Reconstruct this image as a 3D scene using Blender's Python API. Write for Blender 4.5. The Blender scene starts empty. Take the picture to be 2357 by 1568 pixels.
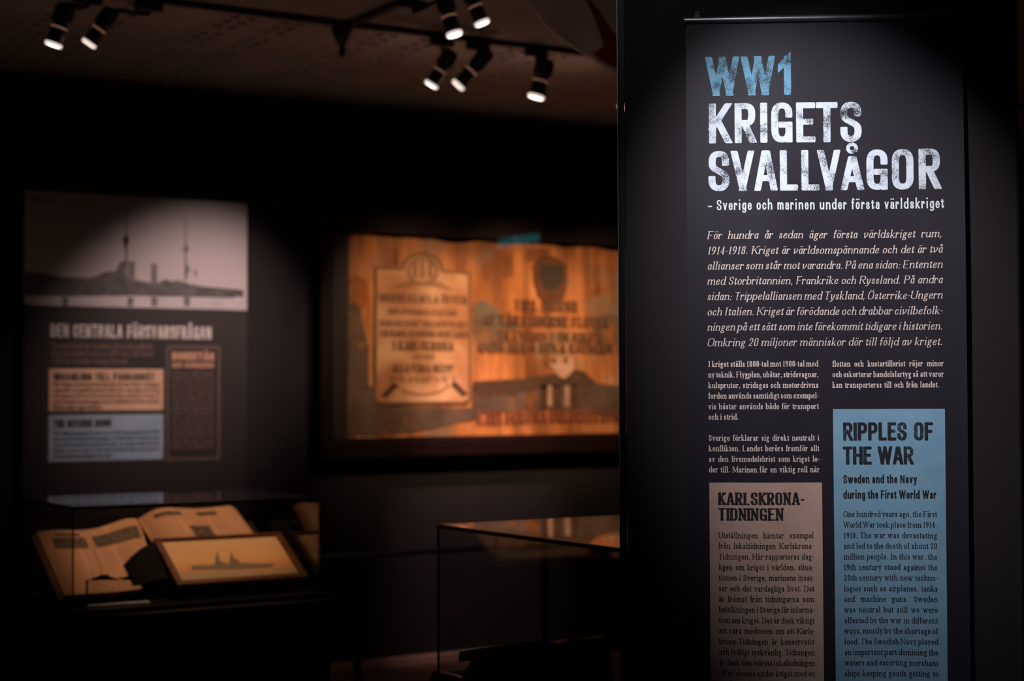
import bpy, math, random
from math import sin, cos, pi, radians, sqrt
from mathutils import Vector, Matrix
random.seed(7)
S = bpy.context.scene
COL = S.collection
V = Vector

# ------------------------------------------------------------------ camera
F = 3900.0; EYE = 1.45
YAW, PITCH, ROLL = radians(31.8), radians(1.8), radians(.22)
f0 = V((sin(YAW), cos(YAW), 0)); r0 = V((cos(YAW), -sin(YAW), 0)); u0 = V((0, 0, 1))
fw = f0 * cos(PITCH) + u0 * sin(PITCH); upv = -f0 * sin(PITCH) + u0 * cos(PITCH)
RR = r0 * cos(ROLL) - upv * sin(ROLL); UU = r0 * sin(ROLL) + upv * cos(ROLL)
CAM = V((0, 0, EYE))
cam = bpy.data.cameras.new('camera'); camo = bpy.data.objects.new('camera', cam); COL.objects.link(camo)
m = Matrix((RR, UU, -fw)).transposed().to_4x4(); m.translation = CAM
camo.matrix_world = m
cam.sensor_width = 36; cam.lens = F / 2357 * 36; cam.clip_end = 60
cam.dof.use_dof = True; cam.dof.focus_distance = 3.70; cam.dof.aperture_fstop = 2.8
S.camera = camo
X_, Y_, Z_ = V((1, 0, 0)), V((0, 1, 0)), V((0, 0, 1))
def ray(x, y): return fw + RR * ((x - 1178.5) / F) - UU * ((y - 784) / F)
def hit(x, y, p0, n):
    d = ray(x, y); n = V(n); return CAM + d * (((V(p0) - CAM).dot(n)) / d.dot(n))

# ------------------------------------------------------------------ world, exposure
S.view_settings.view_transform = 'Standard'; S.view_settings.look = 'None'
S.view_settings.gamma = 1; S.view_settings.use_curve_mapping = False
S.view_settings.exposure = 0
W = bpy.data.worlds.new('world'); S.world = W; W.use_nodes = True
W.node_tree.nodes['Background'].inputs[0].default_value = (.9, .75, .7, 1)
W.node_tree.nodes['Background'].inputs[1].default_value = .0015
S.cycles.use_denoising = True
S.cycles.max_bounces = 8; S.cycles.transparent_max_bounces = 24
S.cycles.sample_clamp_indirect = 3

def spot(name, loc, target, watts, col, size, blend=.6, rad=.03):
    l = bpy.data.lights.new(name, 'SPOT'); l.energy = watts; l.color = col
    l.spot_size = radians(size); l.spot_blend = blend; l.shadow_soft_size = rad
    o = bpy.data.objects.new(name, l); COL.objects.link(o); o.location = loc
    o.rotation_euler = (V(target) - V(loc)).to_track_quat('-Z', 'Y').to_euler(); return o
PU, PD = V((2.176, 3.061, 0)), V((.817, -.576, 0)).normalized()   # partition: start and direction
PN = V((PD.y, -PD.x, 0))                                         # towards the viewer
if PN.dot(-f0) < 0: PN = -PN
def pp(u, z, off=0): return PU + PD * u + PN * off + Z_ * z
COOL = (.93, .95, 1.0); WARM = (1, .66, .42)
spot('light_banner', pp(.06, 2.96, 1.15), pp(.47, 1.69, 0), 160, COOL, 36, 1, .022)
spot('light_rail_fill', pp(-.22, 2.90, 1.25), pp(.26, 2.22, 0), 7, COOL, 34, 1, .03)  # weak spot added to put a highlight on the banner's top rail
for x_, w_ in ((4.25, 120), (4.85, 185), (5.45, 125)):
    spot('light_painting', (x_, 6.3, 2.72), (x_ + .08, 7.99, 1.70), w_, (1, .68, .44), 44, .9)
spot('light_wall_pool', (4.65, 6.9, 2.85), (4.75, 8.0, 0.95), 210, (1, .66, .64), 32, 1)
spot('light_poster', (3.75, 6.25, 2.74), (3.10, 7.99, 1.68), 175, (1, .74, .67), 42, 1)
spot('light_case', (2.35, 5.75, 2.8), (2.3, 6.05, .9), 140, (1, .57, .34), 34, .8)
spot('light_case_left', (.95, 5.75, 2.8), (.95, 6.05, .9), 150, (1, .56, .32), 34, .8)
spot('light_case_far', (2.85, 3.9, 2.9), (2.75, 3.85, .8), 5, WARM, 40, .9)
def fill_light(loc, w, col=(1, .58, .42)):  # bare point lights added in mid-air to brighten the ceiling and the flag
    l = bpy.data.lights.new('fill_point', 'POINT'); l.energy = w; l.color = col; l.shadow_soft_size = .04
    o = bpy.data.objects.new('fill_point', l); COL.objects.link(o); o.location = loc
fill_light((3.75, 6.42, 2.55), .6); fill_light((4.35, 6.45, 2.65), .5); fill_light((2.5, 6.3, 2.2), .7); fill_light((3.3, 5.2, 2.5), .5); fill_light((3.6, 4.2, 2.25), 1.3)
fill_light((4.12, 6.46, 2.86), .05); fill_light((3.42, 6.42, 2.86), .035)  # two weak ones added for bright patches on the ceiling
spot('light_floor', (4.2, 6.6, 2.8), (4.1, 7.9, .05), 8, (1, .7, .55), 50, 1)

# ------------------------------------------------------------------ materials
def mat(name, col=(.5, .5, .5), rough=.6, metal=0, spec=.5, emit=None, es=0):
    m = bpy.data.materials.new(name); m.use_nodes = True
    b = m.node_tree.nodes['Principled BSDF']
    b.inputs['Base Color'].default_value = (*col, 1); b.inputs['Roughness'].default_value = rough
    b.inputs['Metallic'].default_value = metal; b.inputs['Specular IOR Level'].default_value = spec
    if emit: b.inputs['Emission Color'].default_value = (*emit, 1); b.inputs['Emission Strength'].default_value = es
    return m
def N(m, t, **k):
    n = m.node_tree.nodes.new(t)
    for a, b in k.items(): setattr(n, a, b)
    return n
def L(m, a, b): m.node_tree.links.new(a, b)
def P(m): return m.node_tree.nodes['Principled BSDF']
def coords(m, scale=(1, 1, 1)):
    t = N(m, 'ShaderNodeTexCoord'); mp = N(m, 'ShaderNodeMapping'); mp.inputs['Scale'].default_value = scale
    L(m, t.outputs['Object'], mp.inputs['Vector']); return mp.outputs[0]
def noise(m, co, scale, detail=3, rough=.5):
    n = N(m, 'ShaderNodeTexNoise'); n.inputs['Scale'].default_value = scale
    n.inputs['Detail'].default_value = detail; n.inputs['Roughness'].default_value = rough
    L(m, co, n.inputs['Vector']); return n.outputs['Fac']
def ramp(m, fac, stops):
    r = N(m, 'ShaderNodeValToRGB'); e = r.color_ramp.elements
    while len(e) < len(stops): e.new(.5)
    for k, (p, c) in enumerate(stops):
        e[k].position = p; e[k].color = (*c, 1) if len(c) == 3 else c
    L(m, fac, r.inputs[0]); return r.outputs[0]
def mixc(m, fac, a, b):
    x = N(m, 'ShaderNodeMix', data_type='RGBA')
    for s, v in ((0, fac), (6, a), (7, b)):
        if hasattr(v, 'is_output'): L(m, v, x.inputs[s])
        elif s == 0: x.inputs[0].default_value = v
        else: x.inputs[s].default_value = (*v, 1)
    return x.outputs[2]
def mathn(m, op, a, b=None):
    x = N(m, 'ShaderNodeMath', operation=op)
    for s, v in ((0, a), (1, b)):
        if v is None: continue
        if hasattr(v, 'is_output'): L(m, v, x.inputs[s])
        else: x.inputs[s].default_value = v
    return x.outputs[0]
def bump(m, h, strength=.2, dist=.001):
    b = N(m, 'ShaderNodeBump'); b.inputs['Strength'].default_value = strength; b.inputs['Distance'].default_value = dist
    L(m, h, b.inputs['Height']); L(m, b.outputs[0], P(m).inputs['Normal'])
def mottled(name, c1, c2, scale, rough=.6, spec=.4, metal=0, bs=0, lo=.35, hi=.65, detail=4, bscale=None):
    m = mat(name, c1, rough, metal, spec); co = coords(m)
    f = noise(m, co, scale, detail)
    L(m, ramp(m, f, [(lo, c1), (hi, c2)]), P(m).inputs['Base Color'])
    if bs: bump(m, noise(m, co, bscale or scale * 4, 2), bs)
    return m
def inked(name, ink, ground, dens=.0, spread=.16, rough=.55, fine=820, spec=.35, coarse=26):
    """worn print: specks of the ground show through, thickly in some patches"""
    m = mat(name, ink, rough, 0, spec); co = coords(m)
    f = noise(m, co, fine, 1.5, .6); g = noise(m, co, coarse, 2, .6)
    th = mathn(m, 'ADD', mathn(m, 'MULTIPLY', mathn(m, 'SUBTRACT', g, .5), spread * 6), .47 - .10 + dens)
    d = mathn(m, 'SUBTRACT', f, th)
    k = N(m, 'ShaderNodeMapRange'); k.inputs[1].default_value = -.012; k.inputs[2].default_value = .012
    L(m, d, k.inputs[0])
    L(m, mixc(m, k.outputs[0], ground, ink), P(m).inputs['Base Color']); return m
def glass(name, tint=(.93, .95, .94), f=.04):
    m = bpy.data.materials.new(name); m.use_nodes = True; nt = m.node_tree; nt.nodes.clear()
    lw = N(m, 'ShaderNodeLayerWeight'); lw.inputs[0].default_value = .5
    fac = mathn(m, 'ADD', mathn(m, 'MULTIPLY', mathn(m, 'POWER', lw.outputs['Facing'], 5), 1 - f), f)
    tr = N(m, 'ShaderNodeBsdfTransparent'); tr.inputs[0].default_value = (*tint, 1)
    gl = N(m, 'ShaderNodeBsdfGlossy'); gl.inputs['Roughness'].default_value = .01
    mx = N(m, 'ShaderNodeMixShader'); L(m, fac, mx.inputs[0]); L(m, tr.outputs[0], mx.inputs[1]); L(m, gl.outputs[0], mx.inputs[2])
    o = N(m, 'ShaderNodeOutputMaterial'); L(m, mx.outputs[0], o.inputs[0]); return m

M = {}
NAVY = (.030, .028, .038)
M['wall'] = mottled('dark_wall_paint', (.013, .0100, .0103), (.016, .0122, .0126), 3, .75, .25)
M['partition'] = mottled('charcoal_partition_paint', (.028, .0208, .0228), (.032, .0240, .0262), 3, .66, .16, bs=.15, bscale=500)
M['black'] = mottled('black_lacquer', (.006, .006, .007), (.009, .009, .010), 6, .45, .4)
M['blackmatte'] = mottled('black_matte', (.008, .007, .007), (.012, .011, .011), 9, .7, .2)
M['deck'] = mottled('black_display_deck', (.006, .006, .006), (.010, .009, .009), 9, .22, .5)
M['ceil'] = mottled('ceiling_white_board', (.42, .36, .33), (.48, .42, .38), 2, .8, .2)
M['ceilplain'] = mottled('ceiling_plain_board', (.30, .25, .23), (.34, .29, .26), 2, .8, .2)
M['hole'] = mat('perforation_dark', (.02, .016, .014), .9)
M['floor'] = mottled('dark_red_brown_floor', (.055, .022, .016), (.085, .034, .024), 7, .4, .4)
M['base'] = mottled('pale_skirting', (.32, .19, .14), (.38, .23, .17), 5, .6, .3)
M['alu'] = mottled('grey_aluminium', (.42, .42, .45), (.5, .5, .53), 30, .36, .5, .9)
M['edge'] = mottled('metal_edge_glint', (.5, .48, .5), (.6, .57, .6), 30, .4, .5, .6)
M['clip'] = mottled('grey_plastic', (.16, .16, .165), (.2, .2, .205), 80, .5)
M['glass'] = glass('clear_case_glass')
M['picglass'] = glass('picture_glass', (.95, .95, .95))
M['acrylic'] = glass('clear_acrylic', (.9, .9, .92))
# banner cloth with a fine satin weave
mm = mat('navy_banner_cloth', NAVY, .43, 0, .36); co = coords(mm)
f = noise(mm, co, 1500, 1); g = noise(mm, co, 9, 3)
L(mm, mixc(mm, f, (.0105, .008, .0135), (.043, .0345, .050)), P(mm).inputs['Base Color'])
bump(mm, f, .35, .0004); M['cloth'] = mm
def boxprint(name, a, b, c):
    m = mat(name, a, .55, 0, .4); co = coords(m)
    base = ramp(m, noise(m, co, 14, 6, .65), [(.35, a), (.65, b)])
    speck = ramp(m, noise(m, co, 420, 3, .7), [(.30, (1, 1, 1)), (.42, (0, 0, 0))])
    k = mathn(m, 'MULTIPLY', speck, .45)
    L(m, mixc(m, k, base, c), P(m).inputs['Base Color']); return m
M['tanbox'] = boxprint('tan_print', (.58, .36, .29), (.66, .42, .34), (.40, .24, .19))
M['bluebox'] = boxprint('blue_print', (.22, .40, .56), (.27, .46, .62), (.20, .30, .40))
M['ink_white'] = inked('worn_white_print', (.80, .84, .95), NAVY, .018, .16)
M['ink_blue'] = inked('worn_blue_print', (.19, .44, .64), NAVY, .018, .16)
M['ink_sub'] = mat('white_print', (.80, .82, .90), .55)
M['ink_cream'] = mat('cream_print', (.88, .68, .61), .55)
M['ink_dark'] = inked('worn_dark_print', (.022, .020, .03), (.22, .40, .55), -.07, .10, fine=600)
M['ink_darktan'] = inked('worn_black_print', (.022, .018, .02), (.45, .32, .28), -.12, .10, fine=600)
M['ink_black'] = mat('black_print', (.020, .018, .024), .55)

# ------------------------------------------------------------------ mesh helpers
class MB:
    def __init__(s): s.v = []; s.f = []; s.mi = []
    def add(s, vs, fs, mi=0):
        b = len(s.v); s.v += [tuple(p) for p in vs]
        for q in fs: s.f.append(tuple(b + i for i in q)); s.mi.append(mi)
    def box(s, c, d, R=None, mi=0, bev=0):
        hx, hy, hz = d[0] / 2, d[1] / 2, d[2] / 2
        if bev:
            b = min(bev, hx * .9, hy * .9, hz * .9)
            vs = []
            for z, ins in ((-hz, b), (-hz + b, 0), (hz - b, 0), (hz, b)):
                x, y = hx - ins, hy - ins
                o = b if ins == 0 else b * .4
                vs += [V((x, -y + o, z)), V((x, y - o, z)), V((x - o, y, z)), V((-x + o, y, z)), V((-x, y - o, z)), V((-x, -y + o, z)), V((-x + o, -y, z)), V((x - o, -y, z))]
            fs = [tuple(range(7, -1, -1)), tuple(range(24, 32))]
            for k in range(3):
                for i in range(8):
                    j = (i + 1) % 8; fs.append((k * 8 + i, k * 8 + j, k * 8 + 8 + j, k * 8 + 8 + i))
        else:
            vs = [V((x, y, z)) for z in (-hz, hz) for x, y in ((-hx, -hy), (hx, -hy), (hx, hy), (-hx, hy))]
            fs = [(3, 2, 1, 0), (4, 5, 6, 7), (0, 1, 5, 4), (1, 2, 6, 5), (2, 3, 7, 6), (3, 0, 4, 7)]
        if R: vs = [R @ p for p in vs]
        s.add([p + V(c) for p in vs], fs, mi)
    def revolve(s, a, axis, prof, seg=20, mi=0, cap=True, closed=False):
        """prof: (distance along axis, radius)"""
        ax = V(axis).normalized(); t = ax.orthogonal().normalized(); w = ax.cross(t)
        vs = []; n = len(prof)
        for d, r in prof:
            for i in range(seg):
                q = 2 * pi * i / seg; vs.append(V(a) + ax * d + (t * cos(q) + w * sin(q)) * r)
        fs = []
        for k in range(n if closed else n - 1):
            k2 = (k + 1) % n
            for i in range(seg):
                j = (i + 1) % seg; fs.append((k * seg + i, k * seg + j, k2 * seg + j, k2 * seg + i))
        if cap and not closed:
            fs.append(tuple(range(seg - 1, -1, -1))); fs.append(tuple((n - 1) * seg + i for i in range(seg)))
        s.add(vs, fs, mi)
    def tube(s, pts, r, seg=8, mi=0):
        for a, b in zip(pts, pts[1:]):
            a, b = V(a), V(b); s.revolve(a, b - a, [(0, r), ((b - a).length, r)], seg, mi)
    def grid(s, fn, nu, nv, mi=0):
        vs = [fn(i / nu, j / nv) for j in range(nv + 1) for i in range(nu + 1)]
        fs = [(j * (nu + 1) + i, j * (nu + 1) + i + 1, (j + 1) * (nu + 1) + i + 1, (j + 1) * (nu + 1) + i) for j in range(nv) for i in range(nu)]
        s.add(vs, fs, mi)
    def slab(s, fn, nu, nv, th, mi=0):
        """a grid with thickness; fn gives the point, th the offset vector to the back"""
        n0 = len(s.v); s.grid(fn, nu, nv, mi); th = V(th)
        k = (nu + 1) * (nv + 1)
        s.add([V(p) + th for p in s.v[n0:n0 + k]], [], mi); b = n0 + k
        for j in range(nv):
            for i in range(nu):
                a = b + j * (nu + 1) + i; s.f.append((a, a + nu + 1, a + nu + 2, a + 1)); s.mi.append(mi)
        rim = [i for i in range(nu + 1)] + [j * (nu + 1) + nu for j in range(1, nv + 1)] + [nv * (nu + 1) + i for i in range(nu - 1, -1, -1)] + [j * (nu + 1) for j in range(nv - 1, 0, -1)]
        for a, c in zip(rim, rim[1:] + rim[:1]): s.f.append((n0 + a, b + a, b + c, n0 + c)); s.mi.append(mi)
    def mesh(s, name, mats, smooth=False):
        me = bpy.data.meshes.new(name); me.from_pydata(s.v, [], s.f)
        for q in (mats if isinstance(mats, (list, tuple)) else [mats]): me.materials.append(q)
        me.polygons.foreach_set('material_index', s.mi)
        if smooth:
            me.polygons.foreach_set('use_smooth', [True] * len(me.polygons))
        me.update()
        if smooth: me.set_sharp_from_angle(angle=radians(35))
        return me
    def build(s, name, mats, parent=None, smooth=False):
        o = bpy.data.objects.new(name, s.mesh(name, mats, smooth)); COL.objects.link(o)
        if parent: o.parent = parent; o.matrix_parent_inverse = parent.matrix_basis.inverted()
        return o
def tag(o, label=None, cat=None, group=None, kind=None):
    for k, v in (('label', label), ('category', cat), ('group', group), ('kind', kind)):
        if v: o[k] = v
    return o
def thing(name, label, cat, loc=(0, 0, 0), group=None):
    o = bpy.data.objects.new(name, None); COL.objects.link(o); o.location = loc; o.empty_display_size = .1
    return tag(o, label, cat, group)
def flat(poly, th=None):
    """polygon points (3D) as one n-gon, optional thickness vector"""
    b = MB(); n = len(poly)
    if th is None: b.add(poly, [tuple(range(n))])
    else:
        th = V(th); b.add(list(poly) + [V(p) + th for p in poly], [tuple(range(n)), tuple(range(2 * n - 1, n - 1, -1))] + [(i, i + n, (i + 1) % n + n, (i + 1) % n) for i in range(n)])
    return b

# ------------------------------------------------------------------ a stroke-drawn alphabet
BOWL_R = "M0 .68C.1 .9 .3 1 .55 1C.86 1 1 .8 1 .5C1 .2 .86 0 .55 0C.3 0 .1 .1 0 .32"
BOWL_L = "M1 .68C.9 .9 .7 1 .45 1C.14 1 0 .8 0 .5C0 .2 .14 0 .45 0C.7 0 .9 .1 1 .32"
ARCH = "M0 .62C.15 .9 .36 1 .6 1C.88 1 1 .85 1 .6L1 0"
OO = "M0 .5C0 .8 .15 1 .5 1C.85 1 1 .8 1 .5C1 .2 .85 0 .5 0C.15 0 0 .2 0 .5"
CO = "M0 .5L0 .72C0 .9 .12 1 .5 1C.88 1 1 .9 1 .72L1 .28C1 .1 .88 0 .5 0C.12 0 0 .1 0 .28L0 .5"
CC = "M1 .7L1 .74C1 .9 .88 1 .5 1C.12 1 0 .88 0 .72L0 .28C0 .12 .12 0 .5 0C.88 0 1 .1 1 .26L1 .3"
# glyph: (paths, serifs). serifs: fU foot both sides, hU/kU left flag at x-height/ascender, cU cap both sides
G = {
 'A': (["tM0 0L.42 1", "M.58 1L1 0", "M.2 .28L.8 .28"], "f0 f1"),
 'B': (["M0 0L0 1", "M0 1L.5 1C.85 1 .93 .9 .93 .77C.93 .6 .8 .53 .5 .53L0 .53", "M.5 .53C.85 .53 1 .44 1 .27C1 .1 .85 0 .5 0L0 0"], "f0 c0"),
 'C': ([CC], ""),
 'D': (["M0 0L0 1", "M0 1L.4 1C.86 1 1 .88 1 .7L1 .3C1 .12 .86 0 .4 0L0 0"], "f0 c0"),
 'E': (["M0 0L0 1", "M0 1L1 1", "M0 .52L.82 .52", "M0 0L1 0"], "f0 c0"),
 'F': (["M0 0L0 1", "M0 1L1 1", "M0 .5L.82 .5"], "f0 c0"),
 'G': (["M1 .73L1 .76C1 .9 .88 1 .5 1C.12 1 0 .88 0 .72L0 .28C0 .12 .12 0 .5 0C.88 0 1 .12 1 .26L1 .42", "M1 0L1 .42", "M.52 .435L1 .435"], ""),
 'H': (["M0 0L0 1", "M1 0L1 1", "M0 .52L1 .52"], "f0 f1 c0 c1"),
 'I': (["M.5 0L.5 1"], "f.5 c.5"),
 'J': (["M1 1L1 .27C1 .1 .88 0 .5 0C.12 0 0 .1 0 .27"], "c1"),
 'K': (["M0 0L0 1", "tM.96 1L.06 .4", "M.34 .58L1 0"], "f0 c0 f1 c1"),
 'L': (["M0 0L0 1", "M0 0L1 0"], "f0 c0"),
 'M': (["tM0 0L0 1", "M.03 1L.5 .12", "tM.5 .12L.97 1", "M1 0L1 1"], "f0 f1 c0 c1"),
 'N': (["tM0 0L0 1", "M.03 1L.97 0", "tM1 0L1 1"], "f0 c0 c1"),
 'O': ([CO], ""),
 'P': (["M0 0L0 1", "M0 1L.5 1C.9 1 1 .9 1 .74C1 .57 .9 .46 .5 .46L0 .46"], "f0 c0"),
 'R': (["M0 0L0 1", "M0 1L.5 1C.9 1 .98 .9 .98 .75C.98 .58 .88 .49 .5 .49L0 .49", "M.45 .5L1 0"], "f0 c0 f1"),
 'S': (["M.98 .74L.98 .77C.98 .92 .86 1 .5 1C.14 1 .02 .9 .02 .76C.02 .58 .2 .57 .5 .5C.85 .42 1 .39 1 .24C1 .1 .86 0 .5 0C.14 0 0 .1 0 .24L0 .27"], ""),
 'T': (["M0 1L1 1", "M.5 0L.5 1"], "f.5"),
 'U': (["M0 1L0 .27C0 .1 .15 0 .5 0C.85 0 1 .1 1 .27L1 1"], "c0 c1"),
 'V': (["M0 1L.5 0", "tM.5 0L1 1"], "c0 c1"),
 'W': (["M0 1L.26 0", "tM.26 0L.5 1", "M.5 1L.76 0", "tM.76 0L1 1"], "c0 c.5 c1"),
 'X': (["M0 1L1 0", "tM0 0L1 1"], "f0 f1"),
 'Y': (["M0 1L.5 .44", "tM1 1L.5 .44", "M.5 0L.5 .46"], "f.5 c0 c1"),
 'Z': (["M0 1L1 1", "M1 1L0 0", "M0 0L1 0"], ""),
 'a': (["M.08 .74C.14 .93 .3 1 .5 1C.8 1 .88 .88 .88 .68L.88 .15C.88 .03 .95 0 1.06 .03", "M.88 .58C.6 .54 0 .54 0 .25C0 .08 .13 0 .35 0C.6 0 .8 .1 .88 .28"], ""),
 'b': (["M0 0L0 2", BOWL_R], "k0"),
 'c': (["M.95 .72C.9 .92 .75 1 .53 1C.15 1 0 .75 0 .5C0 .22 .15 0 .55 0C.8 0 .93 .12 1 .28"], ""),
 'd': (["M1 0L1 2", BOWL_L], "k1 r1"),
 'e': (["M0 .53L1 .53", "M1 .53C1 .85 .8 1 .52 1C.15 1 0 .75 0 .5C0 .2 .18 0 .55 0C.8 0 .92 .1 1 .26"], ""),
 'f': (["M.4 0L.4 1.45C.4 1.85 .55 2 .78 2C.95 2 1.05 1.93 1.1 1.78", "M0 1L.95 1"], "f.4"),
 'g': (["M.42 1C.72 1 .82 .85 .82 .68C.82 .48 .7 .35 .42 .35C.15 .35 .03 .48 .03 .68C.03 .88 .15 1 .42 1", "M.2 .38C0 .25 .02 .08 .35 .04L.62 .02C.95 -.02 1 -.2 1 -.42C1 -.8 .8 -1 .45 -1C.1 -1 -.05 -.85 -.05 -.62C-.05 -.35 .1 -.15 .3 .02", "M.72 .88C.82 .98 .92 1 1.06 1"], ""),
 'h': (["M0 0L0 2", ARCH], "f0 f1 k0"),
 'i': (["M.5 0L.5 1", "o.5 1.62"], "f.5 h.5"),
 'j': (["M.6 1L.6 -.5C.6 -.9 .4 -1.05 -.2 -.95", "o.6 1.62"], "h.6"),
 'k': (["M0 0L0 2", "tM.92 1L.06 .38", "M.3 .55L1 0"], "f0 f1 k0"),
 'l': (["M.5 0L.5 2"], "f.5 k.5"),
 'm': (["M0 0L0 1", "M0 .62C.07 .9 .18 1 .3 1C.45 1 .5 .85 .5 .6L.5 0", "M.5 .62C.57 .9 .68 1 .8 1C.95 1 1 .85 1 .6L1 0"], "f0 f.5 f1 h0"),
 'n': (["M0 0L0 1", ARCH], "f0 f1 h0"),
 'o': ([OO], ""),
 'p': (["M0 -1L0 1", BOWL_R], "d0 h0"),
 'q': (["M1 -1L1 1", BOWL_L], "d1"),
 'r': (["M0 0L0 1", "M0 .55C.15 .85 .4 1.02 .68 1C.85 .99 .95 .93 1 .78"], "f0 h0"),
 's': (["M.93 .7C.9 .92 .75 1 .5 1C.2 1 .03 .9 .03 .75C.03 .58 .25 .55 .5 .5C.8 .44 1 .4 1 .24C1 .08 .8 0 .5 0C.2 0 .03 .08 0 .3"], ""),
 't': (["M.42 1.42L.42 .3C.42 .08 .52 0 .7 0C.88 0 .97 .08 1.02 .22", "M0 1L.95 1"], ""),
 'u': (["M0 1L0 .37C0 .1 .15 0 .42 0C.65 0 .85 .1 1 .36", "M1 0L1 1"], "h0 h1 r1"),
 'v': (["M.02 1L.5 0", "tM.5 0L.98 1"], "c0 c1"),
 'w': (["M.02 1L.27 0", "tM.27 0L.5 1", "M.5 1L.73 0", "tM.73 0L.98 1"], "c0 c.5 c1"),
 'x': (["M.05 1L.95 0", "tM.05 0L.95 1"], "f0 f1 c0 c1"),
 'y': (["M.02 1L.52 0", "tM.98 1L.52 0C.4 -.6 .25 -1.05 -.02 -.88"], "c0 c1"),
 'z': (["M0 1L1 1", "M1 1L0 0", "M0 0L1 0"], ""),
 '0': ([CO], ""), '1': (["M.6 0L.6 1", "tM.6 .97L.15 .8"], "f.6"),
 '2': (["M.02 .72C.02 .92 .2 1 .5 1C.85 1 .97 .88 .97 .72C.97 .5 .7 .38 .02 .03", "M0 0L1 0"], ""),
 '3': (["M0 .8C.05 .95 .25 1 .5 1C.8 1 .93 .9 .93 .77C.93 .6 .75 .53 .4 .53", "M.4 .53C.8 .53 1 .42 1 .27C1 .1 .8 0 .5 0C.2 0 .03 .08 0 .22"], ""),
 '4': (["M.75 0L.75 1", "tM.75 .98L0 .3", "M0 .28L1 .28"], "f.75"),
 '5': (["M.1 1L.92 1", "tM.1 1L.06 .55", "M.06 .52C.2 .62 .4 .63 .5 .63C.85 .63 1 .5 1 .32C1 .1 .8 0 .5 0C.2 0 .03 .08 0 .22"], ""),
 '6': (["M.9 .95C.3 .95 0 .7 0 .35C0 .1 .2 0 .5 0C.8 0 1 .1 1 .3C1 .5 .8 .6 .5 .6C.25 .6 .05 .5 0 .35"], ""),
 '7': (["M0 1L1 1", "M1 1L.35 0"], ""),
 '8': (["M.5 .53C.15 .53 .06 .65 .06 .77C.06 .92 .25 1 .5 1C.75 1 .94 .92 .94 .77C.94 .65 .85 .53 .5 .53", "M.5 .53C.12 .53 0 .4 0 .27C0 .1 .2 0 .5 0C.8 0 1 .1 1 .27C1 .4 .88 .53 .5 .53"], ""),
 '9': (["M1 .68C1 .5 .8 .41 .52 .41C.2 .41 0 .52 0 .7C0 .9 .2 1 .5 1C.85 1 1 .85 1 .6C1 .25 .75 .03 .15 .02"], ""),
 '.': (["o.5 0"], ""), ':': (["o.5 0", "o.5 .62"], ""),
 ',': (["o.5 0", "tM.62 .0L.3 -.22"], ""),
 '-': (["M0 .4L1 .4"], ""), '–': (["M0 .36L1 .36"], ""),
}
ITAL = {'a': (["M1 1L1 .12C1 .02 1.06 0 1.16 .04", BOWL_L], ""), 'v': (["M.05 1C.1 .7 .1 .4 .2 0C.6 .2 1 .5 1 .8C1 .95 .92 1 .82 1"], "h.05"),
        'y': (["M.05 1C.12 .6 .15 .4 .3 0", "M1 1C.9 .4 .6 -.4 .3 -.8C.2 -.95 0 -1 -.1 -.9"], "h.05"),
        'e': (["M.02 .45C.5 .5 .95 .6 .95 .82C.95 .95 .8 1 .6 1C.2 1 0 .7 0 .4C0 .12 .2 0 .5 0C.75 0 .9 .1 1 .25"], "")}
GSANS = {'1': (["M1 0L1 1", "M1 .97L0 .80"], ""), 'g': (["M1 1L1 -.5C1 -.85 .85 -1 .5 -1C.2 -1 .05 -.9 .02 -.72", BOWL_L], ""),
         'a': (["M.08 .74C.1 .93 .3 1 .5 1C.85 1 1 .88 1 .68L1 0", "M1 .58C.6 .58 0 .58 0 .27C0 .08 .15 0 .4 0C.65 0 .9 .1 1 .28"], ""),
         'l': (["M.5 0L.5 2"], ""), 'y': (["M.02 1L.52 0", "M.98 1L.52 0L.42 -.6C.35 -.95 .2 -1 0 -.96"], "")}
ADV = dict(a=.46, b=.5, c=.43, d=.51, e=.45, f=.31, g=.48, h=.52, i=.26, j=.27, k=.51, l=.26, m=.79, n=.53, o=.48, p=.51, q=.5, r=.38, s=.40, t=.31, u=.53, v=.48, w=.72, x=.5, y=.48, z=.44,
           A=.66, B=.62, C=.62, D=.7, E=.6, F=.56, G=.68, H=.74, I=.36, J=.42, K=.7, L=.57, M=.86, N=.73, O=.68, P=.58, R=.66, S=.52, T=.6, U=.7, V=.66, W=.92, X=.66, Y=.62, Z=.6)
for ch in '023456789': ADV[ch] = .48
ADV.update({'1': .36, '.': .24, ',': .24, ':': .25, '-': .28, '–': .5})
SADV = {k: (v * .96 if k.islower() else v * .82) for k, v in ADV.items()}
SADV.update({'i': .26, 'l': .26, 'I': .27, 'r': .36, 't': .33, 'f': .32, 's': .43, 'c': .44, 'S': .52, 'm': .66, 'E': .48, 'F': .46, 'L': .45, 'T': .5, 'W': .82, 'M': .7, '-': .36, 'k': .48})
# headline widths, as fractions of cap height (ink width)
HW = {'K': .53, 'R': .53, 'I': .175, 'G': .52, 'E': .47, 'T': .53, 'S': .52, 'V': .575, 'A': .565, 'L': .45, 'O': .52, 'W': .80, '1': .34, 'P': .52, 'F': .46, 'H': .54, 'N': .55, 'D': .52, 'C': .51, 'U': .53, 'B': .53, 'M': .66, '-': .3, 'Y': .55, 'J': .4, 'X': .55, '.': .2}
for a, b in (('å', 'a'), ('ä', 'a'), ('ö', 'o'), ('Å', 'A'), ('Ä', 'A'), ('Ö', 'O')):
    for D in (ADV, SADV, HW):
        if b in D: D[a] = D[b]

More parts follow.
